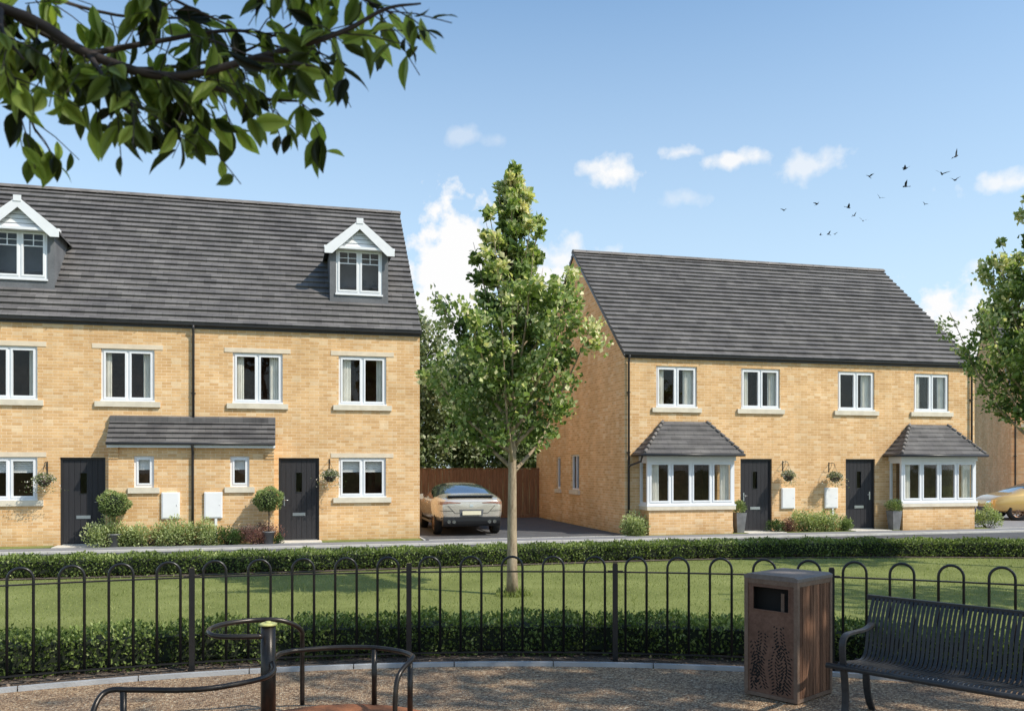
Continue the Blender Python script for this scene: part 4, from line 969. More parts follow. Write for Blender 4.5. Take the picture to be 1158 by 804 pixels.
# tree whose branches hang into the top left of the view
T = empty('overhanging_tree', (-2.6, 1.35, 0), 'tree whose leafy branches hang into the top left of the view', 'tree')
def local(p): return (p[0]+2.6, p[1]-1.35, p[2])
mb = MB(); mb.tube([(0,0,0),(.03,0,1.2),(.0,.05,2.4),(-.1,.1,3.6),(-.15,.1,5.2)], [.16,.14,.12,.10,.05], 14); mb.build('trunk', M['bark_dark'], T)
main = [(-2.6,1.4,2.55),(-1.7,1.75,2.86),(-1.0,2.0,2.93),(-.55,2.0,2.89),(-.38,1.96,2.80),(-.22,1.92,2.755),(-.05,1.87,2.79),(.11,1.83,2.84),(.20,1.80,2.885),(.27,1.79,2.90)]
paths = [main,
    [(-.55,2.0,2.89),(-.46,2.05,2.86),(-.33,2.08,2.83),(-.20,2.08,2.85),(-.08,2.05,2.88),(.02,2.0,2.93)],
    [(-.22,1.92,2.755),(-.12,1.95,2.75),(-.03,1.95,2.74),(.04,1.93,2.735)],
    [(-1.0,2.0,2.93),(-.75,2.05,2.86),(-.60,2.08,2.79),(-.53,2.10,2.72),(-.51,2.1,2.68)],
    [(-.38,1.96,2.80),(-.33,1.9,2.72),(-.27,1.88,2.66)], [(-1.7,1.75,2.86),(-1.1,1.5,3.0),(-.5,1.6,3.04),(-.1,1.75,3.0),(.08,1.82,2.96)],
    [(-.05,1.87,2.79),(0.02,1.83,2.77),(.06,1.8,2.755)], [(-.55,2.0,2.89),(-.52,1.9,2.80),(-.47,1.85,2.73)],
    [(-.1,1.75,3.0),(.1,1.9,2.98),(.24,1.95,2.95)],
    [(-1.0,2.0,2.93),(-.7,1.9,2.84),(-.55,1.9,2.77),(-.49,1.9,2.70)],
    [(-.38,1.96,2.80),(-.25,2.0,2.86),(-.1,2.0,2.90),(.05,1.95,2.87)],
    [(-.22,1.92,2.755),(-.20,1.95,2.70),(-.17,1.95,2.64)], [(-.5,1.6,3.04),(-.4,1.8,2.98),(-.25,1.9,2.92),(-.1,1.9,2.86)],
    [(-1.1,1.5,3.0),(-.8,1.9,3.0),(-.55,2.05,2.97),(-.35,2.1,2.95),(-.15,2.1,2.97)]]
mb = MB()
for i, p in enumerate(paths):
    sp_ = smooth_path([local(q) for q in p], 5); mb.tube(sp_, list(np.linspace(.017 if i == 0 else .007, .002, len(sp_))), 7)
r2 = np.random.default_rng(5); LP, LD, LN, LS, LT = [], [], [], [], []
for i, p in enumerate(paths):
    sp_ = [np.array(q) for q in smooth_path([local(q) for q in p], 8)]
    lens = sum(np.linalg.norm(sp_[j+1]-sp_[j]) for j in range(len(sp_)-1))
    for j in range(len(sp_)-1):
        if sp_[j][0] < 1.45: continue
        ln = np.linalg.norm(sp_[j+1]-sp_[j]); cnt = r2.poisson(ln*52)
        for _ in range(cnt):
            b = sp_[j]+(sp_[j+1]-sp_[j])*r2.random()
            ax = unit((sp_[j+1]-sp_[j])[None])[0]
            d = r2.normal(size=3)*np.array([1,1,.6])+ax*.7+np.array([0,0,-.75]); d /= np.linalg.norm(d)
            tl = .03+.15*r2.random(); e = b+d*tl
            mb.tube([tuple(b), tuple(b*.5+e*.5+np.array([0,0,.006])), tuple(e)], [.0016,.0013,.001], 4, False)
            for q in range(r2.integers(2, 5)):
                u = .35+.65*r2.random(); base = b+(e-b)*u
                ld = unit((d*.5+r2.normal(size=3)*.55+np.array([0,0,-.6]))[None])[0]
                LP.append(base); LD.append(ld); LN.append(unit(r2.normal(size=(1,3))*.6+np.array([[0,-.6,.5]]))[0]); LS.append(r2.uniform(.034,.082)); LT.append(np.clip(.52+r2.normal()*.33,0,1))
mb.build('branch', M['twig'], T)
leaf_obj('foliage', M['leaf_over'], np.array(LP), np.array(LD), np.array(LN), np.array(LS), .46, .10, T, np.array(LT), True)
# its crown above the picture
n = 300; d = rand_dirs(n); P = d*(rng.random(n)**.4)[:,None]*np.array([1.9,1.5,1.1])+np.array([1.3,.1,4.9])
leaf_obj('crown', M['leaf_shade'], P, unit(rng.normal(size=(n,3))+np.array([0,0,-.5])), rand_dirs(n)+np.array([0,0,.8]), .12*(.6+.7*rng.random(n)), .5, .1, T)

# ------------------------------------------------------------------ planting by the houses
VB = 23.42
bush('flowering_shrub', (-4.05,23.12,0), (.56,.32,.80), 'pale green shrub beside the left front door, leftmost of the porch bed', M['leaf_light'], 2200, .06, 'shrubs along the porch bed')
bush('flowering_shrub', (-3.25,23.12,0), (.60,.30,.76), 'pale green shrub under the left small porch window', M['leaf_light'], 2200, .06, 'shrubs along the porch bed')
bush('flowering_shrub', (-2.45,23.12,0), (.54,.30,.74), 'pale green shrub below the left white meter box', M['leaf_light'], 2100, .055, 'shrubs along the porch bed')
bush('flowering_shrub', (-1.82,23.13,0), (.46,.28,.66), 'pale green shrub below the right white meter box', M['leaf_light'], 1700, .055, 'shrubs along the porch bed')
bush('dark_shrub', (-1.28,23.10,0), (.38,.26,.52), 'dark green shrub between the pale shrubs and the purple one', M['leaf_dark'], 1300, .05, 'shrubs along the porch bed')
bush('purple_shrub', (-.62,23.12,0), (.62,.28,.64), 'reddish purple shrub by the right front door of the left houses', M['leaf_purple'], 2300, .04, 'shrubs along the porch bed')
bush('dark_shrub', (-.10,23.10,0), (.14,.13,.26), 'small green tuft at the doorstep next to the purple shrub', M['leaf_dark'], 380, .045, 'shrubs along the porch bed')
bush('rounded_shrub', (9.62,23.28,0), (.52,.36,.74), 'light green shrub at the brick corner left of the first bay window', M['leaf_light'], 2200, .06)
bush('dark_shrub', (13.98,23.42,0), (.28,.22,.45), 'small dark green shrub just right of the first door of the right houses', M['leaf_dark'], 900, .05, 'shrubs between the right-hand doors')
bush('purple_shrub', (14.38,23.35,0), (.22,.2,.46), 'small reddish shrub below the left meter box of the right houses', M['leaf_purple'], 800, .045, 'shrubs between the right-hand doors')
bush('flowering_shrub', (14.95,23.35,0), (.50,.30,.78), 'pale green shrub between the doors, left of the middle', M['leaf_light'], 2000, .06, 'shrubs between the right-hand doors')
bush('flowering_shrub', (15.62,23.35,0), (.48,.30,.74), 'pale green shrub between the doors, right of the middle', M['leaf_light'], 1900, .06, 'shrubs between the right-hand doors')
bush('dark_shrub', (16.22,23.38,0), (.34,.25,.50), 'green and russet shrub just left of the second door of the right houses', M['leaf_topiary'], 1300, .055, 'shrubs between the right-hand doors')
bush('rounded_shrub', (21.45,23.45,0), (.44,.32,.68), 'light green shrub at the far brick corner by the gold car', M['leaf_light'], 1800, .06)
def topiary(x, y, zc, r, label, pot):
    t = empty('topiary_tree', (x,y,0), label, 'topiary')
    n = 2600; d = rand_dirs(n); rad = r*(.80+.24*rng.random(n)); rad = rad*(1+.13*np.sin(d[:,0]*5+zc*9)*np.sin(d[:,2]*6+x)); P = d*rad[:,None]+np.array([0,0,zc]); P[:,2] = (P[:,2]-zc)*.84+zc
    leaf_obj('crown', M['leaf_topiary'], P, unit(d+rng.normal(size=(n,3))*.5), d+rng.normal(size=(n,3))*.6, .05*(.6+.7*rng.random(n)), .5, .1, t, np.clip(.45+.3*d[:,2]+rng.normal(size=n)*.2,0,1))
    mb = MB(); mb.lathe([(.001,-r*.7),(r*.5,-r*.6),(r*.74,0),(r*.5,r*.55),(.001,r*.66)], (0,0,zc), 14); mb.build('shade_core', M['dark_core'], t)
    mb = MB(); mb.tube([(0,0,.25),(.015,0,zc*.6),(0,0,zc-r*.6)], .016, 7); mb.build('stem', M['bark_dark'], t)
    mb = MB(); mb.lathe([(.001,0),(.11,0),(.15,.30),(.165,.30),(.165,.33),(.14,.33),(.13,.28),(.001,.28)], (0,0,0), 18); mb.build('pot', M['zinc'], t)
    return t
topiary(-3.92, 23.12+.0, 1.06, .34, 'round clipped topiary ball beside the left front door', 1)
topiary(-.34, 23.05, 1.13, .33, 'round clipped topiary ball beside the right door of the left houses', 1)
def planter(x, y, label, r=.2):
    t = empty('tall_planter', (x,y,0), label, 'planter')
    mb = MB(); s0, s1, h = .105, .165, .60
    pr = [(s0,0),(s1,h)]
    q0 = [(-s0,-s0),(s0,-s0),(s0,s0),(-s0,s0)]; q1 = [(-s1,-s1),(s1,-s1),(s1,s1),(-s1,s1)]; qi = [(-s1+.02,-s1+.02),(s1-.02,-s1+.02),(s1-.02,s1-.02),(-s1+.02,s1-.02)]
    for i in range(4):
        j = (i+1)%4
        mb.poly([(*q0[i],0),(*q0[j],0),(*q1[j],h),(*q1[i],h)]); mb.poly([(*q1[i],h),(*q1[j],h),(*qi[j],h),(*qi[i],h)]); mb.poly([(*qi[i],h),(*qi[j],h),(*qi[j],h-.06),(*qi[i],h-.06)])
    mb.poly([(*q,h-.05) for q in qi]); mb.build('pot', M['zinc'], t)
    n = 1100; d = rand_dirs(n); P = d*(rng.random(n)**.5)[:,None]*np.array([r,r,.19])+np.array([0,0,h+.15]); P[:,2] = np.maximum(P[:,2], h-.04)
    leaf_obj('foliage', M['leaf_topiary'], P, unit(d+np.array([0,0,.6])+rng.normal(size=(n,3))*.4), rand_dirs(n)+np.array([0,-.3,.4]), .055*(.6+.7*rng.random(n)), .4, .1, t)
planter(12.80, 23.42, 'tall grey planter with a leafy plant between the first bay and its door'); planter(17.92, 23.30, 'tall grey planter with a leafy plant left of the second bay window', .25)
def basket(x, z, label, w=.24):
    t = empty('hanging_basket', (x, 23.75, z), label, 'hanging basket')
    mb = MB(); mb.box(-.012,.012,-.012,-.001,.16,.46); mb.tube([(0,-.012,.42),(0,-.16,.45),(0,-.27,.42),(0,-.30,.36)], .008, 6); mb.tube([(0,-.012,.22),(0,-.10,.30),(0,-.16,.44)], .006, 6)
    for a in (0, 2.1, 4.2): mb.tube([(0,-.30,.36),(.15*math.cos(a),-.30+.15*math.sin(a),.02)], .004, 5)
    mb.build('bracket', M['black_paint'], t)
    mb = MB(); mb.lathe([(.001,-.15),(.08,-.13),(.14,-.06),(.165,.02),(.15,.02)], (0,-.30,0), 18); mb.build('bowl', M['coir'], t)
    n = 1300; d = rand_dirs(n); d[:,2] = np.abs(d[:,2])*.9-.15; P = d*(rng.random(n)**.5)[:,None]*np.array([w,.21,.20])+np.array([0,-.30,.03])
    tr_ = rng.random(n) < .22; P[tr_] = np.stack([rng.normal(size=tr_.sum())*w*.65, -.30-.1*rng.random(tr_.sum())-.06, -.30*rng.random(tr_.sum())**1.4],1)
    leaf_obj('foliage', M['petal'], P, unit(d+rng.normal(size=(n,3))*.5), rand_dirs(n)+np.array([0,-.5,.5]), .038*(.6+.7*rng.random(n)), .6, .1, t)
basket(-5.52, 1.60, 'hanging basket with white flowers left of the leftmost door', .27); basket(1.18, 1.68, 'hanging basket with white flowers right of the second door of the left houses')
basket(14.42, 1.64, 'hanging basket on the right houses above the left meter box', .22); basket(15.98, 1.60, 'hanging basket on the right houses above the right meter box', .24)

# ------------------------------------------------------------------ litter bin
bx_, by_ = 4.07, 6.48
ang = math.atan2(.879, -.476)      # direction of the front face from near corner
Bn = empty('litter_bin', (bx_, by_, 0), 'weathered brown square litter bin with leaf pattern and timber sides', 'litter bin', ang)
# local x runs along the front face from the near corner, local y runs into the other face (mirrored)
w1, w2, hb = .50, .58, 1.04
def bb(mb, x0,x1,y0,y1,z0,z1): return mb.box(x0,x1,-y1,-y0,z0,z1)
post = MB()
for (cx_, cy_) in ((0,0),(w1-.035,0),(0,w2-.035),(w1-.035,w2-.035)): bb(post, cx_, cx_+.035, cy_, cy_+.035, .02, hb-.03)
bb(post, .035,w1-.035,.003,.03,.02,.05); bb(post,.003,.03,.035,w2-.035,.02,.05); bb(post,.035,w1-.035,.003,.03,hb-.07,hb-.03); bb(post,.003,.03,.035,w2-.035,hb-.07,hb-.03)
post.build('frame', M['corten_edge'], Bn)
hx0, hx1, hz0, hz1 = .085, .415, .755, .945
pn = MB(); a0, a1 = .036, w1-.036
for (x0,x1,z0,z1) in ((a0,a1,.051,hz0),(a0,a1,hz1,hb-.071),(a0,hx0,hz0,hz1),(hx1,a1,hz0,hz1)): bb(pn, x0,x1,.008,.014,z0,z1)
for (x0,x1,z0,z1) in ((hx0-.012,hx1+.012,hz1,hz1+.012),(hx0-.012,hx1+.012,hz0-.012,hz0),(hx0-.012,hx0,hz0,hz1),(hx1,hx1+.012,hz0,hz1)): bb(pn, x0,x1,.002,.0075,z0,z1)
po = pn.build('front_panel', M['corten'], Bn)
rr2 = random.Random(3)
def slot(ct, cx_, cz_, a, L_, W_):
    pts = []
    for k in range(8):
        t = 2*math.pi*k/8; u, v = math.cos(t)*L_, math.sin(t)*W_
        pts.append((cx_+u*math.cos(a)-v*math.sin(a), -.0065, cz_+u*math.sin(a)+v*math.cos(a)))
    ct.poly([p for p in pts])
for (sx_, sz_, len_, a_) in [(.09,.08,.40,1.45),(.24,.07,.46,1.75),(.38,.08,.42,1.45),(.16,.10,.54,1.60),(.32,.10,.48,1.5),(.42,.1,.3,1.7)]:   # leafy stems as dark patches on the panel, painted for shaded holes
    m = int(len_/.028); ct = MB()
    for k in range(m):
        q = k/m; px_, pz_ = sx_+math.cos(a_)*len_*q+.03*math.sin(q*5+sx_*20), sz_+math.sin(a_)*len_*q
        for s in (-1, 1):
            if .055 < px_+s*.02 < a1-.02: slot(ct, px_+s*.02, pz_, a_+s*.8, .0155*(1.1-q*.4), .0065)
            if rr2.random() < .7 and .055 < px_+s*.042 < a1-.02: slot(ct, px_+s*.042, pz_+.012, a_+s*.9, .014*(1.1-q*.4), .006)
    ct.build('painted_cut_out', M['dark'], Bn)
ln = MB(); bb(ln, .04,w1-.04,.10,.11,.5,hb-.08); bb(ln,.04,w1-.04,.02,.10,.70,.71); bb(ln,.04,.05,.02,.10,.71,hb-.08); bb(ln,w1-.05,w1-.04,.02,.10,.71,hb-.08); bb(ln,.04,w1-.04,.016,.09,.06,.69); ln.build('liner', M['dark'], Bn)
ln = MB(); bb(ln, .15,.18,.05,.055,.72,.90); ln.build('inner_bracket', M['corten_edge'], Bn)
for k in range(9):
    s = MB(); q0 = .038+k*.0562; bb(s, .004+rnd.uniform(0,.002), .026, q0, q0+.051, .052, hb-.072); s.build('timber_slat', M['bin_wood'], Bn)
s = MB(); bb(s, .036,w1-.036,w2-.02,w2-.01,.05,hb-.05); bb(s, w1-.02,w1-.01,.036,w2-.036,.05,hb-.05); s.build('rear_panel', M['corten'], Bn)
tp = MB(); tp.prism([(-.002,hb-.03),(-.002,hb-.004),(.03,hb+.010),(w1-.03,hb+.010),(w1+.002,hb-.004),(w1+.002,hb-.03)], -w2-.002, .002, 'y'); tp.build('lid', M['bin_top'], Bn)
s = MB(); bb(s, .03,w1-.03,.03,w2-.03,0,.03); s.build('base', M['dark'], Bn)

# ------------------------------------------------------------------ steel bench
bl = 1.85
Be = empty('park_bench', (4.10, 6.06, 0), 'black strap-metal park bench with curved armrests beside the litter bin', 'bench', math.atan2(-.87, .49))
# local x along the seat, local y towards the back
prof = smooth_path([(0,-.02,.425),(0,.015,.452),(0,.06,.455),(0,.20,.440),(0,.34,.425),(0,.42,.44),(0,.465,.50),(0,.49,.60),(0,.515,.70),(0,.555,.80),(0,.60,.88),(0,.635,.90)], 4)
ns = 52
for k in range(ns):
    xc = .06+(bl-.12)*k/(ns-1); w = .0115; s = MB()
    for i in range(len(prof)-1):
        p, q = prof[i], prof[i+1]; t = (q-p).normalized(); nr = Vector((0,-t.z,t.y))*.004
        a = [Vector((xc-w,p.y,p.z)), Vector((xc+w,p.y,p.z)), Vector((xc+w,q.y,q.z)), Vector((xc-w,q.y,q.z))]
        s.poly([v+nr for v in a]); s.poly([v-nr for v in a][::-1]); s.poly([a[0]-nr,a[0]+nr,a[3]+nr,a[3]-nr]); s.poly([a[1]+nr,a[1]-nr,a[2]-nr,a[2]+nr])
    s.build('slat', M['bench'], Be)
s = MB(); s.tube([(-.03,-.02,.43),(bl+.03,-.02,.43)], .021, 10); s.build('front_rail', M['bench'], Be)
s = MB(); s.box(-.0, bl, .612, .650, .872, .912); s.build('top_rail', M['bench'], Be)
s = MB(); s.tube([(.0,.40,.41),(bl,.40,.41)], .015, 8); s.build('seat_rail', M['bench'], Be)
for xx in (.09, bl-.09):
    fr = MB()
    def band(pts, w=.026, th=.006):
        P_ = smooth_path(pts, 5)
        for i in range(len(P_)-1):
            p, q = P_[i], P_[i+1]; t = (q-p).normalized(); nr = Vector((0,-t.z,t.y))*th
            a = [Vector((xx-w,p.y,p.z)), Vector((xx+w,p.y,p.z)), Vector((xx+w,q.y,q.z)), Vector((xx-w,q.y,q.z))]
            fr.poly([v+nr for v in a]); fr.poly([v-nr for v in a][::-1]); fr.poly([a[0]-nr,a[0]+nr,a[3]+nr,a[3]-nr]); fr.poly([a[1]+nr,a[1]-nr,a[2]-nr,a[2]+nr])
    band([(0,-.02,0),(0,.03,.06),(0,.045,.20),(0,.03,.34),(0,.01,.44)], .026, .009)
    fr.build('leg', M['bench'], Be); fr = MB()
    band([(0,.52,0),(0,.46,.08),(0,.415,.20),(0,.40,.32),(0,.405,.42)], .026, .009)
    fr.build('leg', M['bench'], Be); fr = MB()
    band([(0,.01,.44),(0,-.005,.54),(0,.0,.62),(0,.05,.665),(0,.16,.672),(0,.30,.668),(0,.42,.675),(0,.51,.70)], .024, .009)
    fr.build('armrest', M['bench'], Be)

# ------------------------------------------------------------------ play spinner with hand rails
P0 = (-.10, 6.63)
Sp = empty('play_spinner', (P0[0], P0[1], 0), 'dark metal play spinner with curved hand rails and rust coloured base', 'play equipment')
def lp(p): return (p[0]-P0[0], p[1]-P0[1], p[2])
mb = MB(); mb.tube([(0,0,.05),(0,0,.825)], .053, 20); mb.build('centre_post', M['rail'], Sp)
mb = MB(); mb.lathe([(.001,.845),(.045,.845),(.062,.838),(.062,.826),(.054,.826)], (0,0,0), 22); mb.lathe([(.001,.856),(.02,.854),(.022,.846)], (0,0,0), 12); mb.build('post_cap', M['yellow_cap'], Sp)
mb = MB(); mb.lathe([(.001,.085),(.80,.085),(.84,.08),(.86,.06),(.86,.015)], (.45,-.27,0), 64); mb.build('base_disc', M['orange_mat'], Sp)
railA = [(.15,7.25,.08),(.15,7.25,.4),(.15,7.24,.60),(.14,7.18,.68),(.07,7.12,.745),(-.05,7.09,.785),(-.23,7.08,.79),(-.41,6.98,.79),(-.50,6.85,.785),(-.51,6.70,.78),(-.45,6.60,.77),(-.30,6.56,.765),(-.14,6.57,.76)]
railB = [(-.10,6.66,.53),(-.04,7.0,.53),(.03,7.11,.53),(.14,7.16,.53),(.41,7.19,.53),(.68,7.12,.53),(.87,6.94,.53),(.945,6.76,.53),(.94,6.66,.525),(.86,6.56,.48),(.81,6.50,.42),(.79,6.47,.30),(.785,6.46,.05)]
railC = [(-1.16,6.04,.02),(-1.16,6.05,.28),(-1.15,6.10,.44),(-1.09,6.18,.525),(-.93,6.16,.53),(-.66,6.08,.53),(-.44,6.08,.53),(-.23,6.19,.53),(-.11,6.31,.53),(-.06,6.44,.54),(-.07,6.55,.57)]
for rl in (railA, railB, railC):
    mb = MB(); mb.tube(smooth_path([lp(p) for p in rl], 7), .0185, 12); mb.build('hand_rail', M['rail'], Sp)
for (x, y, z0, z1) in [(.70,7.10,.08,.52),(.93,6.71,.02,.52),(-.99,6.17,.01,.52)]:
    mb = MB(); mb.tube([lp((x,y,z0)), lp((x,y,z1))], .021, 12); mb.build('support', M['rail'], Sp)

# ------------------------------------------------------------------ cars
def car(name, loc, rz, label, paint, st, wheels, width, rw, style):
    """st: stations along local x (nose at +): (x, zlow, zsill, zbelt, ztop, wlow, wbelt, wtop)"""
    root = empty(name, loc, label, 'car', rz)
    V, Fc, Mi = [], [], []
    K = 12   # ring: right side low -> top -> left side low, plus bottom
    for (x, zl, zs, zb, zt, wl_, wb, wt_) in st:
        half = [(wl_*.86, zl), (wl_, zs), (wb*1.0, zs*.4+zb*.6), (wb*.985, zb), (wb*.97*.5+wt_*.5+.01, zb*.5+zt*.5), (wt_, zt-.03 if zt-zb > .12 else zt-.012)]
        ring = [(x, w, z) for w, z in half] + [(x, -w, z) for w, z in half[::-1]]
        V += ring
    ns_ = len(st)
    for i in range(ns_-1):
        for k in range(K):
            k2 = (k+1) % K
            Fc.append((i*K+k, i*K+k2, (i+1)*K+k2, (i+1)*K+k))
            a, b = st[i], st[i+1]; m = 0
            ga, gb = a[4]-a[3], b[4]-b[3]
            if k in (3,4,6,7) and ga > .16 and gb > .16: m = 1
            if k in (5,) and min(ga, gb) < .34 and max(ga, gb) > .2 : m = 1
            if k in (3,7,4,6) and ((ga > .16) != (gb > .16)): m = 0
            Mi.append(m)
    Fc.append(tuple(range(K))[::-1]); Mi.append(0); Fc.append(tuple((ns_-1)*K+k for k in range(K))); Mi.append(0)
    me = bpy.data.meshes.new('temp'); me.from_pydata(V, [], Fc); me.materials.append(paint); me.materials.append(M['car_glass']); me.materials.append(M['trim'])
    me.polygons.foreach_set('material_index', Mi); me.update()
    tmp = bpy.data.objects.new('temp', me); col.objects.link(tmp)
    md = tmp.modifiers.new('s', 'SUBSURF'); md.levels = 2; md.render_levels = 2
    cm_ = MB()
    for wx in wheels:
        for s in (-1, 1): cm_.lathe([(.001,-.2),(rw*1.12,-.2),(rw*1.12,.28),(.001,.28)], (wx, s*(width/2-.02), rw), 28, 'y')
    cutter = cm_.build('temp_cutter', M['trim']); cutter.data.materials.clear(); cutter.data.materials.append(paint); cutter.data.materials.append(M['car_glass']); cutter.data.materials.append(M['trim'])
    cutter.data.polygons.foreach_set('material_index', [2]*len(cutter.data.polygons))
    bm_ = tmp.modifiers.new('b', 'BOOLEAN'); bm_.object = cutter; bm_.operation = 'DIFFERENCE'; bm_.solver = 'EXACT'
    dg = bpy.context.evaluated_depsgraph_get(); dg.update(); ev = tmp.evaluated_get(dg); em = ev.to_mesh()
    vs = [tuple(v.co) for v in em.vertices]; groups = {0: [], 1: [], 2: []}
    for p in em.polygons: groups[min(2, p.material_index)].append((tuple(p.vertices), p.center.copy()))
    def part(nm, mat, polys, par, off=0):
        used = {}; f = []
        for pv in polys:
            f.append([used.setdefault(i, len(used)) for i in pv])
        if not f: return None
        v2 = [None]*len(used)
        for i, j in used.items(): v2[j] = vs[i]
        mm = bpy.data.meshes.new(nm); mm.from_pydata(v2, [], f); mm.polygons.foreach_set('use_smooth', [True]*len(f)); mm.materials.append(mat); mm.update()
        o = bpy.data.objects.new(nm, mm); col.objects.link(o); o.parent = par; return o
    body = part('body', paint, [p for p, c in groups[0]], root)
    from mathutils.bvhtree import BVHTree
    bvh = BVHTree.FromPolygons(vs, [p for g_ in groups.values() for p, c in g_])
    part('wheel_arch', M['trim'], [p for p, c in groups[2]], root)
    xm = sum(wheels)/2
    rearw = [p for p, c in groups[1] if abs(c.y) < .62 and c.x < xm-.5]; front = [p for p, c in groups[1] if abs(c.y) < .62 and c.x > xm-.2]
    rs, fs = set(rearw), set(front)
    part('rear_window', M['car_glass'], rearw, root); part('windscreen', M['car_glass'], front, root)
    part('side_window', M['car_glass'], [p for p, c in groups[1] if p not in rs and p not in fs and c.y > 0], root)
    part('side_window', M['car_glass'], [p for p, c in groups[1] if p not in rs and p not in fs and c.y <= 0], root)
    ev.to_mesh_clear(); bpy.data.objects.remove(tmp); bpy.data.objects.remove(cutter)
    for wx in wheels:
        for s in (-1, 1):
            ty = MB(); yo = s*(width/2-.13)
            ty.lathe([(rw*.66,-.11),(rw*.93,-.11),(rw,-.08),(rw,.08),(rw*.93,.11),(rw*.66,.11)], (wx, yo, rw), 32, 'y')
            to = ty.build('wheel', M['tyre'], root)
            rm = MB(); rm.lathe([(rw*.66,-.10),(rw*.60,-.10),(rw*.60,.10),(rw*.66,.10)], (wx, yo, rw), 32, 'y')
            for q in range(10):
                a = q*math.pi/5; Mx = Matrix.Translation((wx, yo+s*.085, rw)) @ Matrix.Rotation(a, 4, 'Y')
                rm.box(.03, rw*.62, -.012, .012, -.016, .016, Mx)
            rm.lathe([(.001,s*.10),(.05,s*.095),(.055,s*.07)], (wx, yo, rw), 14, 'y')
            rm.build('rim', M['rim'], to)
    return root, bvh

st = [ # x, zlow, zsill, zbelt, ztop, wlow, wbelt, wtop   (tail at 0, nose at 4.85)
 (0.00,.42,.55,.88,.98,.70,.72,.60),(0.05,.36,.50,.92,1.04,.82,.86,.70),(0.28,.33,.46,.98,1.09,.92,.95,.76),(0.75,.32,.44,1.02,1.19,.95,.98,.70),(1.15,.30,.42,1.02,1.33,.95,.98,.62),
 (1.65,.29,.40,1.01,1.46,.94,.97,.60),(2.2,.28,.39,1.00,1.50,.94,.965,.61),(2.8,.28,.39,.99,1.47,.94,.965,.60),(3.3,.28,.39,.98,1.28,.94,.965,.62),(3.65,.29,.40,.98,1.06,.95,.97,.74),
 (4.1,.30,.42,.94,1.00,.95,.96,.74),(4.6,.32,.45,.84,.90,.88,.88,.66),(4.82,.36,.48,.72,.78,.76,.74,.58)]
st = [(x, a, b, c, d, e, f_, g_) for (x,a,b,c,d,e,f_,g_) in st]
car1, body1 = car('parked_car', (5.07, 24.25, .012), R(88.5), 'silver coupe-style SUV parked nose-in on the driveway between the houses', M['car_silver'], st, (.92, 3.80), 1.93, .375, 'suv')
# rear details: outward is local -x
d = MB(); Mi_ = None
def rbox(nm, mat, boxes, par=None):
    m = MB()
    for b in boxes: m.box(*b)
    return m.build(nm, mat, par or car1)
def skin(bvh, end, quads, off=.006, n=6):
    """patches laid on the car body: end = -1 tail, 1 nose, 'l' / 'r' a side; each quad four (u, z) corners"""
    m = MB()
    for q in quads:
        c = [Vector((p[0], p[1])) for p in q]; g = {}
        for i in range(n+1):
            for j in range(3):
                u = c[0].lerp(c[1], i/n); v = c[3].lerp(c[2], i/n); p = u.lerp(v, j/2)
                if end in (-1, 1): o, d = Vector((6*end+2.4, p.x, p.y)), Vector((-end, 0, 0))
                else:
                    sg = 1 if end == 'l' else -1; o, d = Vector((p.x, 4*sg, p.y)), Vector((0, -sg, 0))
                h = bvh.ray_cast(o, d)[0]
                g[i, j] = tuple(h - d*off) if h is not None else None
        for i in range(n):
            for j in range(2):
                qq = [g[i,j], g[i+1,j], g[i+1,j+1], g[i,j+1]]
                if all(x is not None for x in qq): m.poly(qq, True)
    return m
def line(pts, w=.006):
    """thin closed panel gaps as quads along a polyline"""
    out = []
    for a_, b_ in zip(pts[:-1], pts[1:]):
        d = Vector((b_[0]-a_[0], b_[1]-a_[1])); d.normalize(); nn = Vector((-d.y, d.x))*w
        out.append([(a_[0]+nn.x, a_[1]+nn.y), (b_[0]+nn.x, b_[1]+nn.y), (b_[0]-nn.x, b_[1]-nn.y), (a_[0]-nn.x, a_[1]-nn.y)])
    return out
for s in (-1, 1):
    skin(body1, -1, [[(s*.30,.925),(s*.60,.955),(s*.60,.90),(s*.30,.905)], [(s*.60,.955),(s*.90,.95),(s*.90,.865),(s*.60,.90)]], .010).build('tail_lamp', M['tail_red'], car1)
    m = MB(); m.tube([(-.06,s*.50,.40),(.1,s*.50,.40)], .05, 14); m.tube([(-.06,s*.64,.405),(.1,s*.64,.405)], .05, 14); m.build('exhaust_tip', M['chrome'], car1)
    m = MB(); m.box(3.02,3.10,s*.90,s*.99,.96,.99); m.prism([(s*.96,.92),(s*1.14,.94),(s*1.15,1.07),(s*.97,1.09)], 2.98, 3.12, 'x'); m.build('wing_mirror', M['car_silver'], car1)
    m = MB()
    for xx in (1.70, 2.60): m.box(xx, xx+.20, s*.962, s*.990, .86, .885)
    m.build('door_handle', M['car_silver'], car1)
    m = MB(); m.box(1.32,3.40,s*.925,s*.955,.30,.36); m.build('side_skirt', M['trim'], car1)
    sd_ = 'l' if s > 0 else 'r'
    skin(body1, sd_, line([(2.55,.42),(2.55,1.0)])+line([(1.62,.62),(1.66,1.0)])+line([(3.38,.42),(3.36,.98)])+line([(1.62,.62),(1.52,.42),(3.38,.42)])+line([(1.3,1.0),(3.5,.985)], .010), .004, 5).build('door_gap', M['trim'], car1)
m = MB(); m.prism([(-.045,.34),(-.06,.42),(-.055,.52),(.02,.54),(.20,.42),(.20,.28),(.02,.27)], -.80, .80, 'y'); m.build('rear_diffuser', M['trim'], car1)
skin(body1, -1, [[(-.84,.515),(.84,.515),(.84,.49),(-.84,.49)]], .016, 24).build('rear_bumper_strip', M['trim'], car1)
skin(body1, -1, line([(-.66,.84),(-.46,.63),(.46,.63),(.66,.84)]), .004, 10).build('boot_gap', M['trim'], car1)
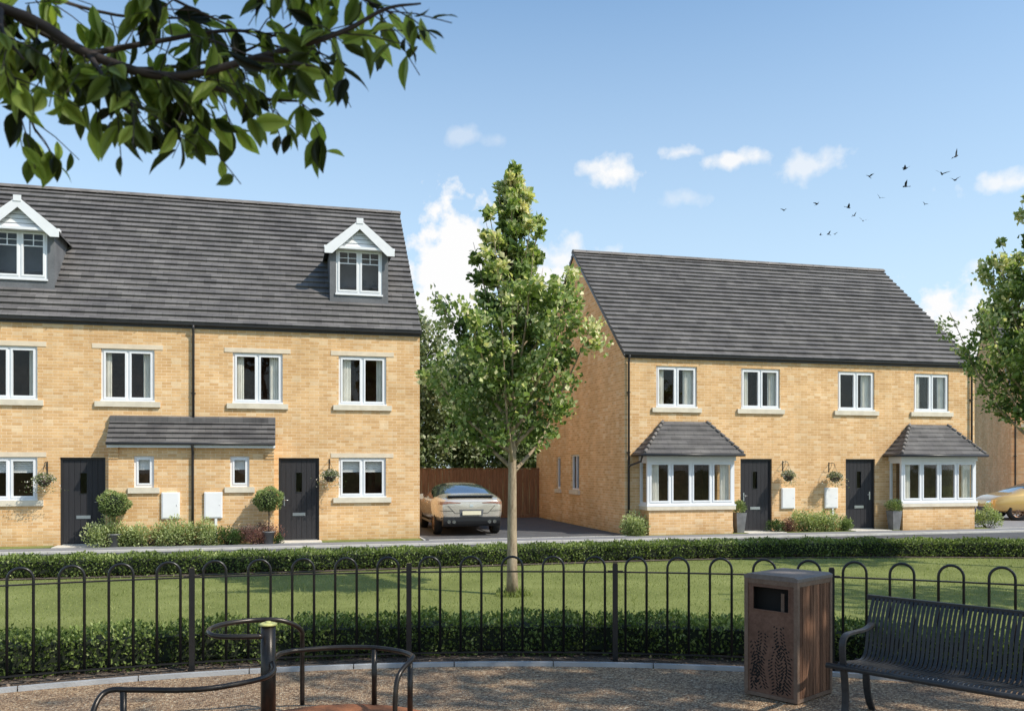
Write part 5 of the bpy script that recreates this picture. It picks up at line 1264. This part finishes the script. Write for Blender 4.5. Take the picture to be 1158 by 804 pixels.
skin(body1, -1, line([(-.87,.70),(-.52,.69)]), .004, 10).build('bumper_gap', M['trim'], car1)
skin(body1, -1, line([(.52,.69),(.87,.70)]), .004, 10).build('bumper_gap', M['trim'], car1)
skin(body1, -1, [[(-.34,.735),(.34,.735),(.31,.545),(-.31,.545)]], .007, 8).build('plate_recess', M['lead'], car1)
m = MB(); m.box(-.052,-.030,-.26,.26,.585,.695); m.build('number_plate', M['plate_yellow'], car1)
m = MB(); m.prism([(.20,1.06),(.10,1.10),(.16,1.115),(.42,1.115)], -.64, .64, 'y'); m.build('spoiler', M['trim'], car1)
skin(body1, -1, [[(-.045,.87),(.045,.87),(.045,.80),(-.045,.80)]], .008, 2).build('badge', M['chrome'], car1)

st2 = [(0.00,.36,.48,.74,.86,.70,.72,.58),(0.12,.30,.42,.82,.93,.84,.86,.66),(0.55,.26,.38,.88,.98,.90,.91,.66),(1.05,.24,.35,.92,1.22,.91,.92,.58),(1.55,.24,.34,.92,1.42,.91,.92,.55),(2.1,.24,.34,.91,1.49,.91,.92,.555),(2.85,.24,.34,.90,1.45,.91,.92,.55),
 (3.45,.24,.34,.90,1.20,.91,.92,.60),(3.85,.24,.35,.89,.98,.91,.92,.68),(4.2,.26,.37,.84,.91,.90,.90,.66),(4.48,.28,.40,.74,.81,.82,.82,.60),(4.62,.30,.42,.64,.70,.70,.70,.50)]
car2, car2b = car('parked_car', (28.97, 25.68, .012), R(160), 'gold sports saloon parked beside the right houses, cut by the picture edge', M['car_gold'], st2, (.85, 3.72), 1.84, .34, 'saloon')
for s in (-1, 1):
    skin(car2b, 1, [[(s*.42,.66),(s*.80,.74),(s*.82,.62),(s*.44,.60)]], .006).build('headlight', M['chrome'], car2)
    skin(car2b, 'l' if s > 0 else 'r', line([(2.45,.38),(2.45,.93)])+line([(1.45,.55),(1.5,.93)])+line([(3.32,.38),(3.36,.90)])+line([(1.45,.55),(1.4,.38),(3.32,.38)])+line([(1.2,.93),(3.5,.90)], .010), .004, 5).build('door_gap', M['trim'], car2)
    m = MB(); m.box(2.85,2.93,s*.86,s*.93,.90,.93); m.prism([(s*.92,.88),(s*1.06,.90),(s*1.07,1.0),(s*.93,1.01)], 2.82, 2.95, 'x'); m.build('wing_mirror', M['car_gold'], car2)
    m = MB(); m.box(1.75,1.95,s*.915,s*.935,.80,.825); m.build('door_handle', M['car_gold'], car2)
    m = MB(); m.box(1.25,3.3,s*.885,s*.92,.24,.30); m.build('side_skirt', M['trim'], car2)
    skin(car2b, -1, [[(s*.36,.74),(s*.78,.76),(s*.78,.68),(s*.36,.69)]], .006).build('tail_lamp', M['tail_red'], car2)
skin(car2b, 1, [[(-.45,.46),(.45,.46),(.40,.34),(-.40,.34)]], .006, 10).build('grille', M['trim'], car2)

# ------------------------------------------------------------------ birds
def bird_mesh():
    b = MB(); b.tube([(-.17,0,0),(-.08,0,.0),(.02,0,.005),(.12,0,.01),(.17,0,.012)], [.008,.035,.05,.03,.008], 8)
    b.poly([(-.14,-.015,0),(-.28,-.05,0),(-.30,0,0),(-.28,.05,0),(-.14,.015,0)])
    return b
birds = [(43.81,50.7,22.7,0,'highest bird of the flock, at its far right',1.1),(42.89,50.93,21.51,40,'bird just left of the lowest pair at the upper right of the flock',1.1),(43.75,50.71,21.1,80,'rightmost bird beneath the highest one',.95),
 (40.53,51.54,21.87,120,'upper of the two birds one above the other in the middle right',.95),(40.53,51.54,20.68,160,'lower of the two birds one above the other in the middle right',.95),(38.17,52.15,21.34,200,'lone bird at the upper left of the stacked pair',.7),
 (38.86,51.97,19.91,240,'lone small bird in the centre of the flock',.65),(34.77,53.02,19.49,280,'bird flying left of the small triangle of three',.75),(36.79,52.5,19.26,320,'top bird of the triangle of three',.85),(37.19,52.4,18.72,10,'middle smallest bird of the triangle of three',.55),
 (37.76,52.25,18.37,50,'bottom bird of the triangle of three',.75),(32.64,53.56,19.08,90,'leftmost bird of the whole flock',.6),(35.0,52.96,17.42,130,'left of the three lowest birds in a row',.45),(35.52,52.83,17.47,170,'middle of the three lowest birds in a row',.55),
 (35.92,52.72,17.47,210,'right of the three lowest birds in a row',.55),(41.79,51.22,19.49,250,'faint bird alone below the right part of the flock',.45)]
def wing(s, lift):
    w = MB(); w.poly([(.07,s*.02,.01),(.10,s*.18,.01+lift*.6),(.02,s*.42,.01+lift),(-.04,s*.20,.01+lift*.55),(-.06,s*.02,.01)]); return w
proto = empty('flying_bird', birds[0][:3], 'small dark '+birds[0][4], 'bird', R(-60), 'flock of birds above the right roof')
bird_mesh().build('body', M['bird'], proto); wing(1,.22).build('wing', M['bird'], proto); wing(-1,.16).build('wing', M['bird'], proto)
for i, (x,y,z,rz,lb,sc) in enumerate(birds):
    o = proto if i == 0 else copy_tree(proto)
    o.location = (x,y,z); o.rotation_euler = (R((i*47)%70-35), R((i*31)%50-25), R(rz)); o.scale = (sc*1.15,)*3; o['label'] = 'small dark '+lb

scene.cycles.max_bounces = 8; scene.cycles.transparent_max_bounces = 12
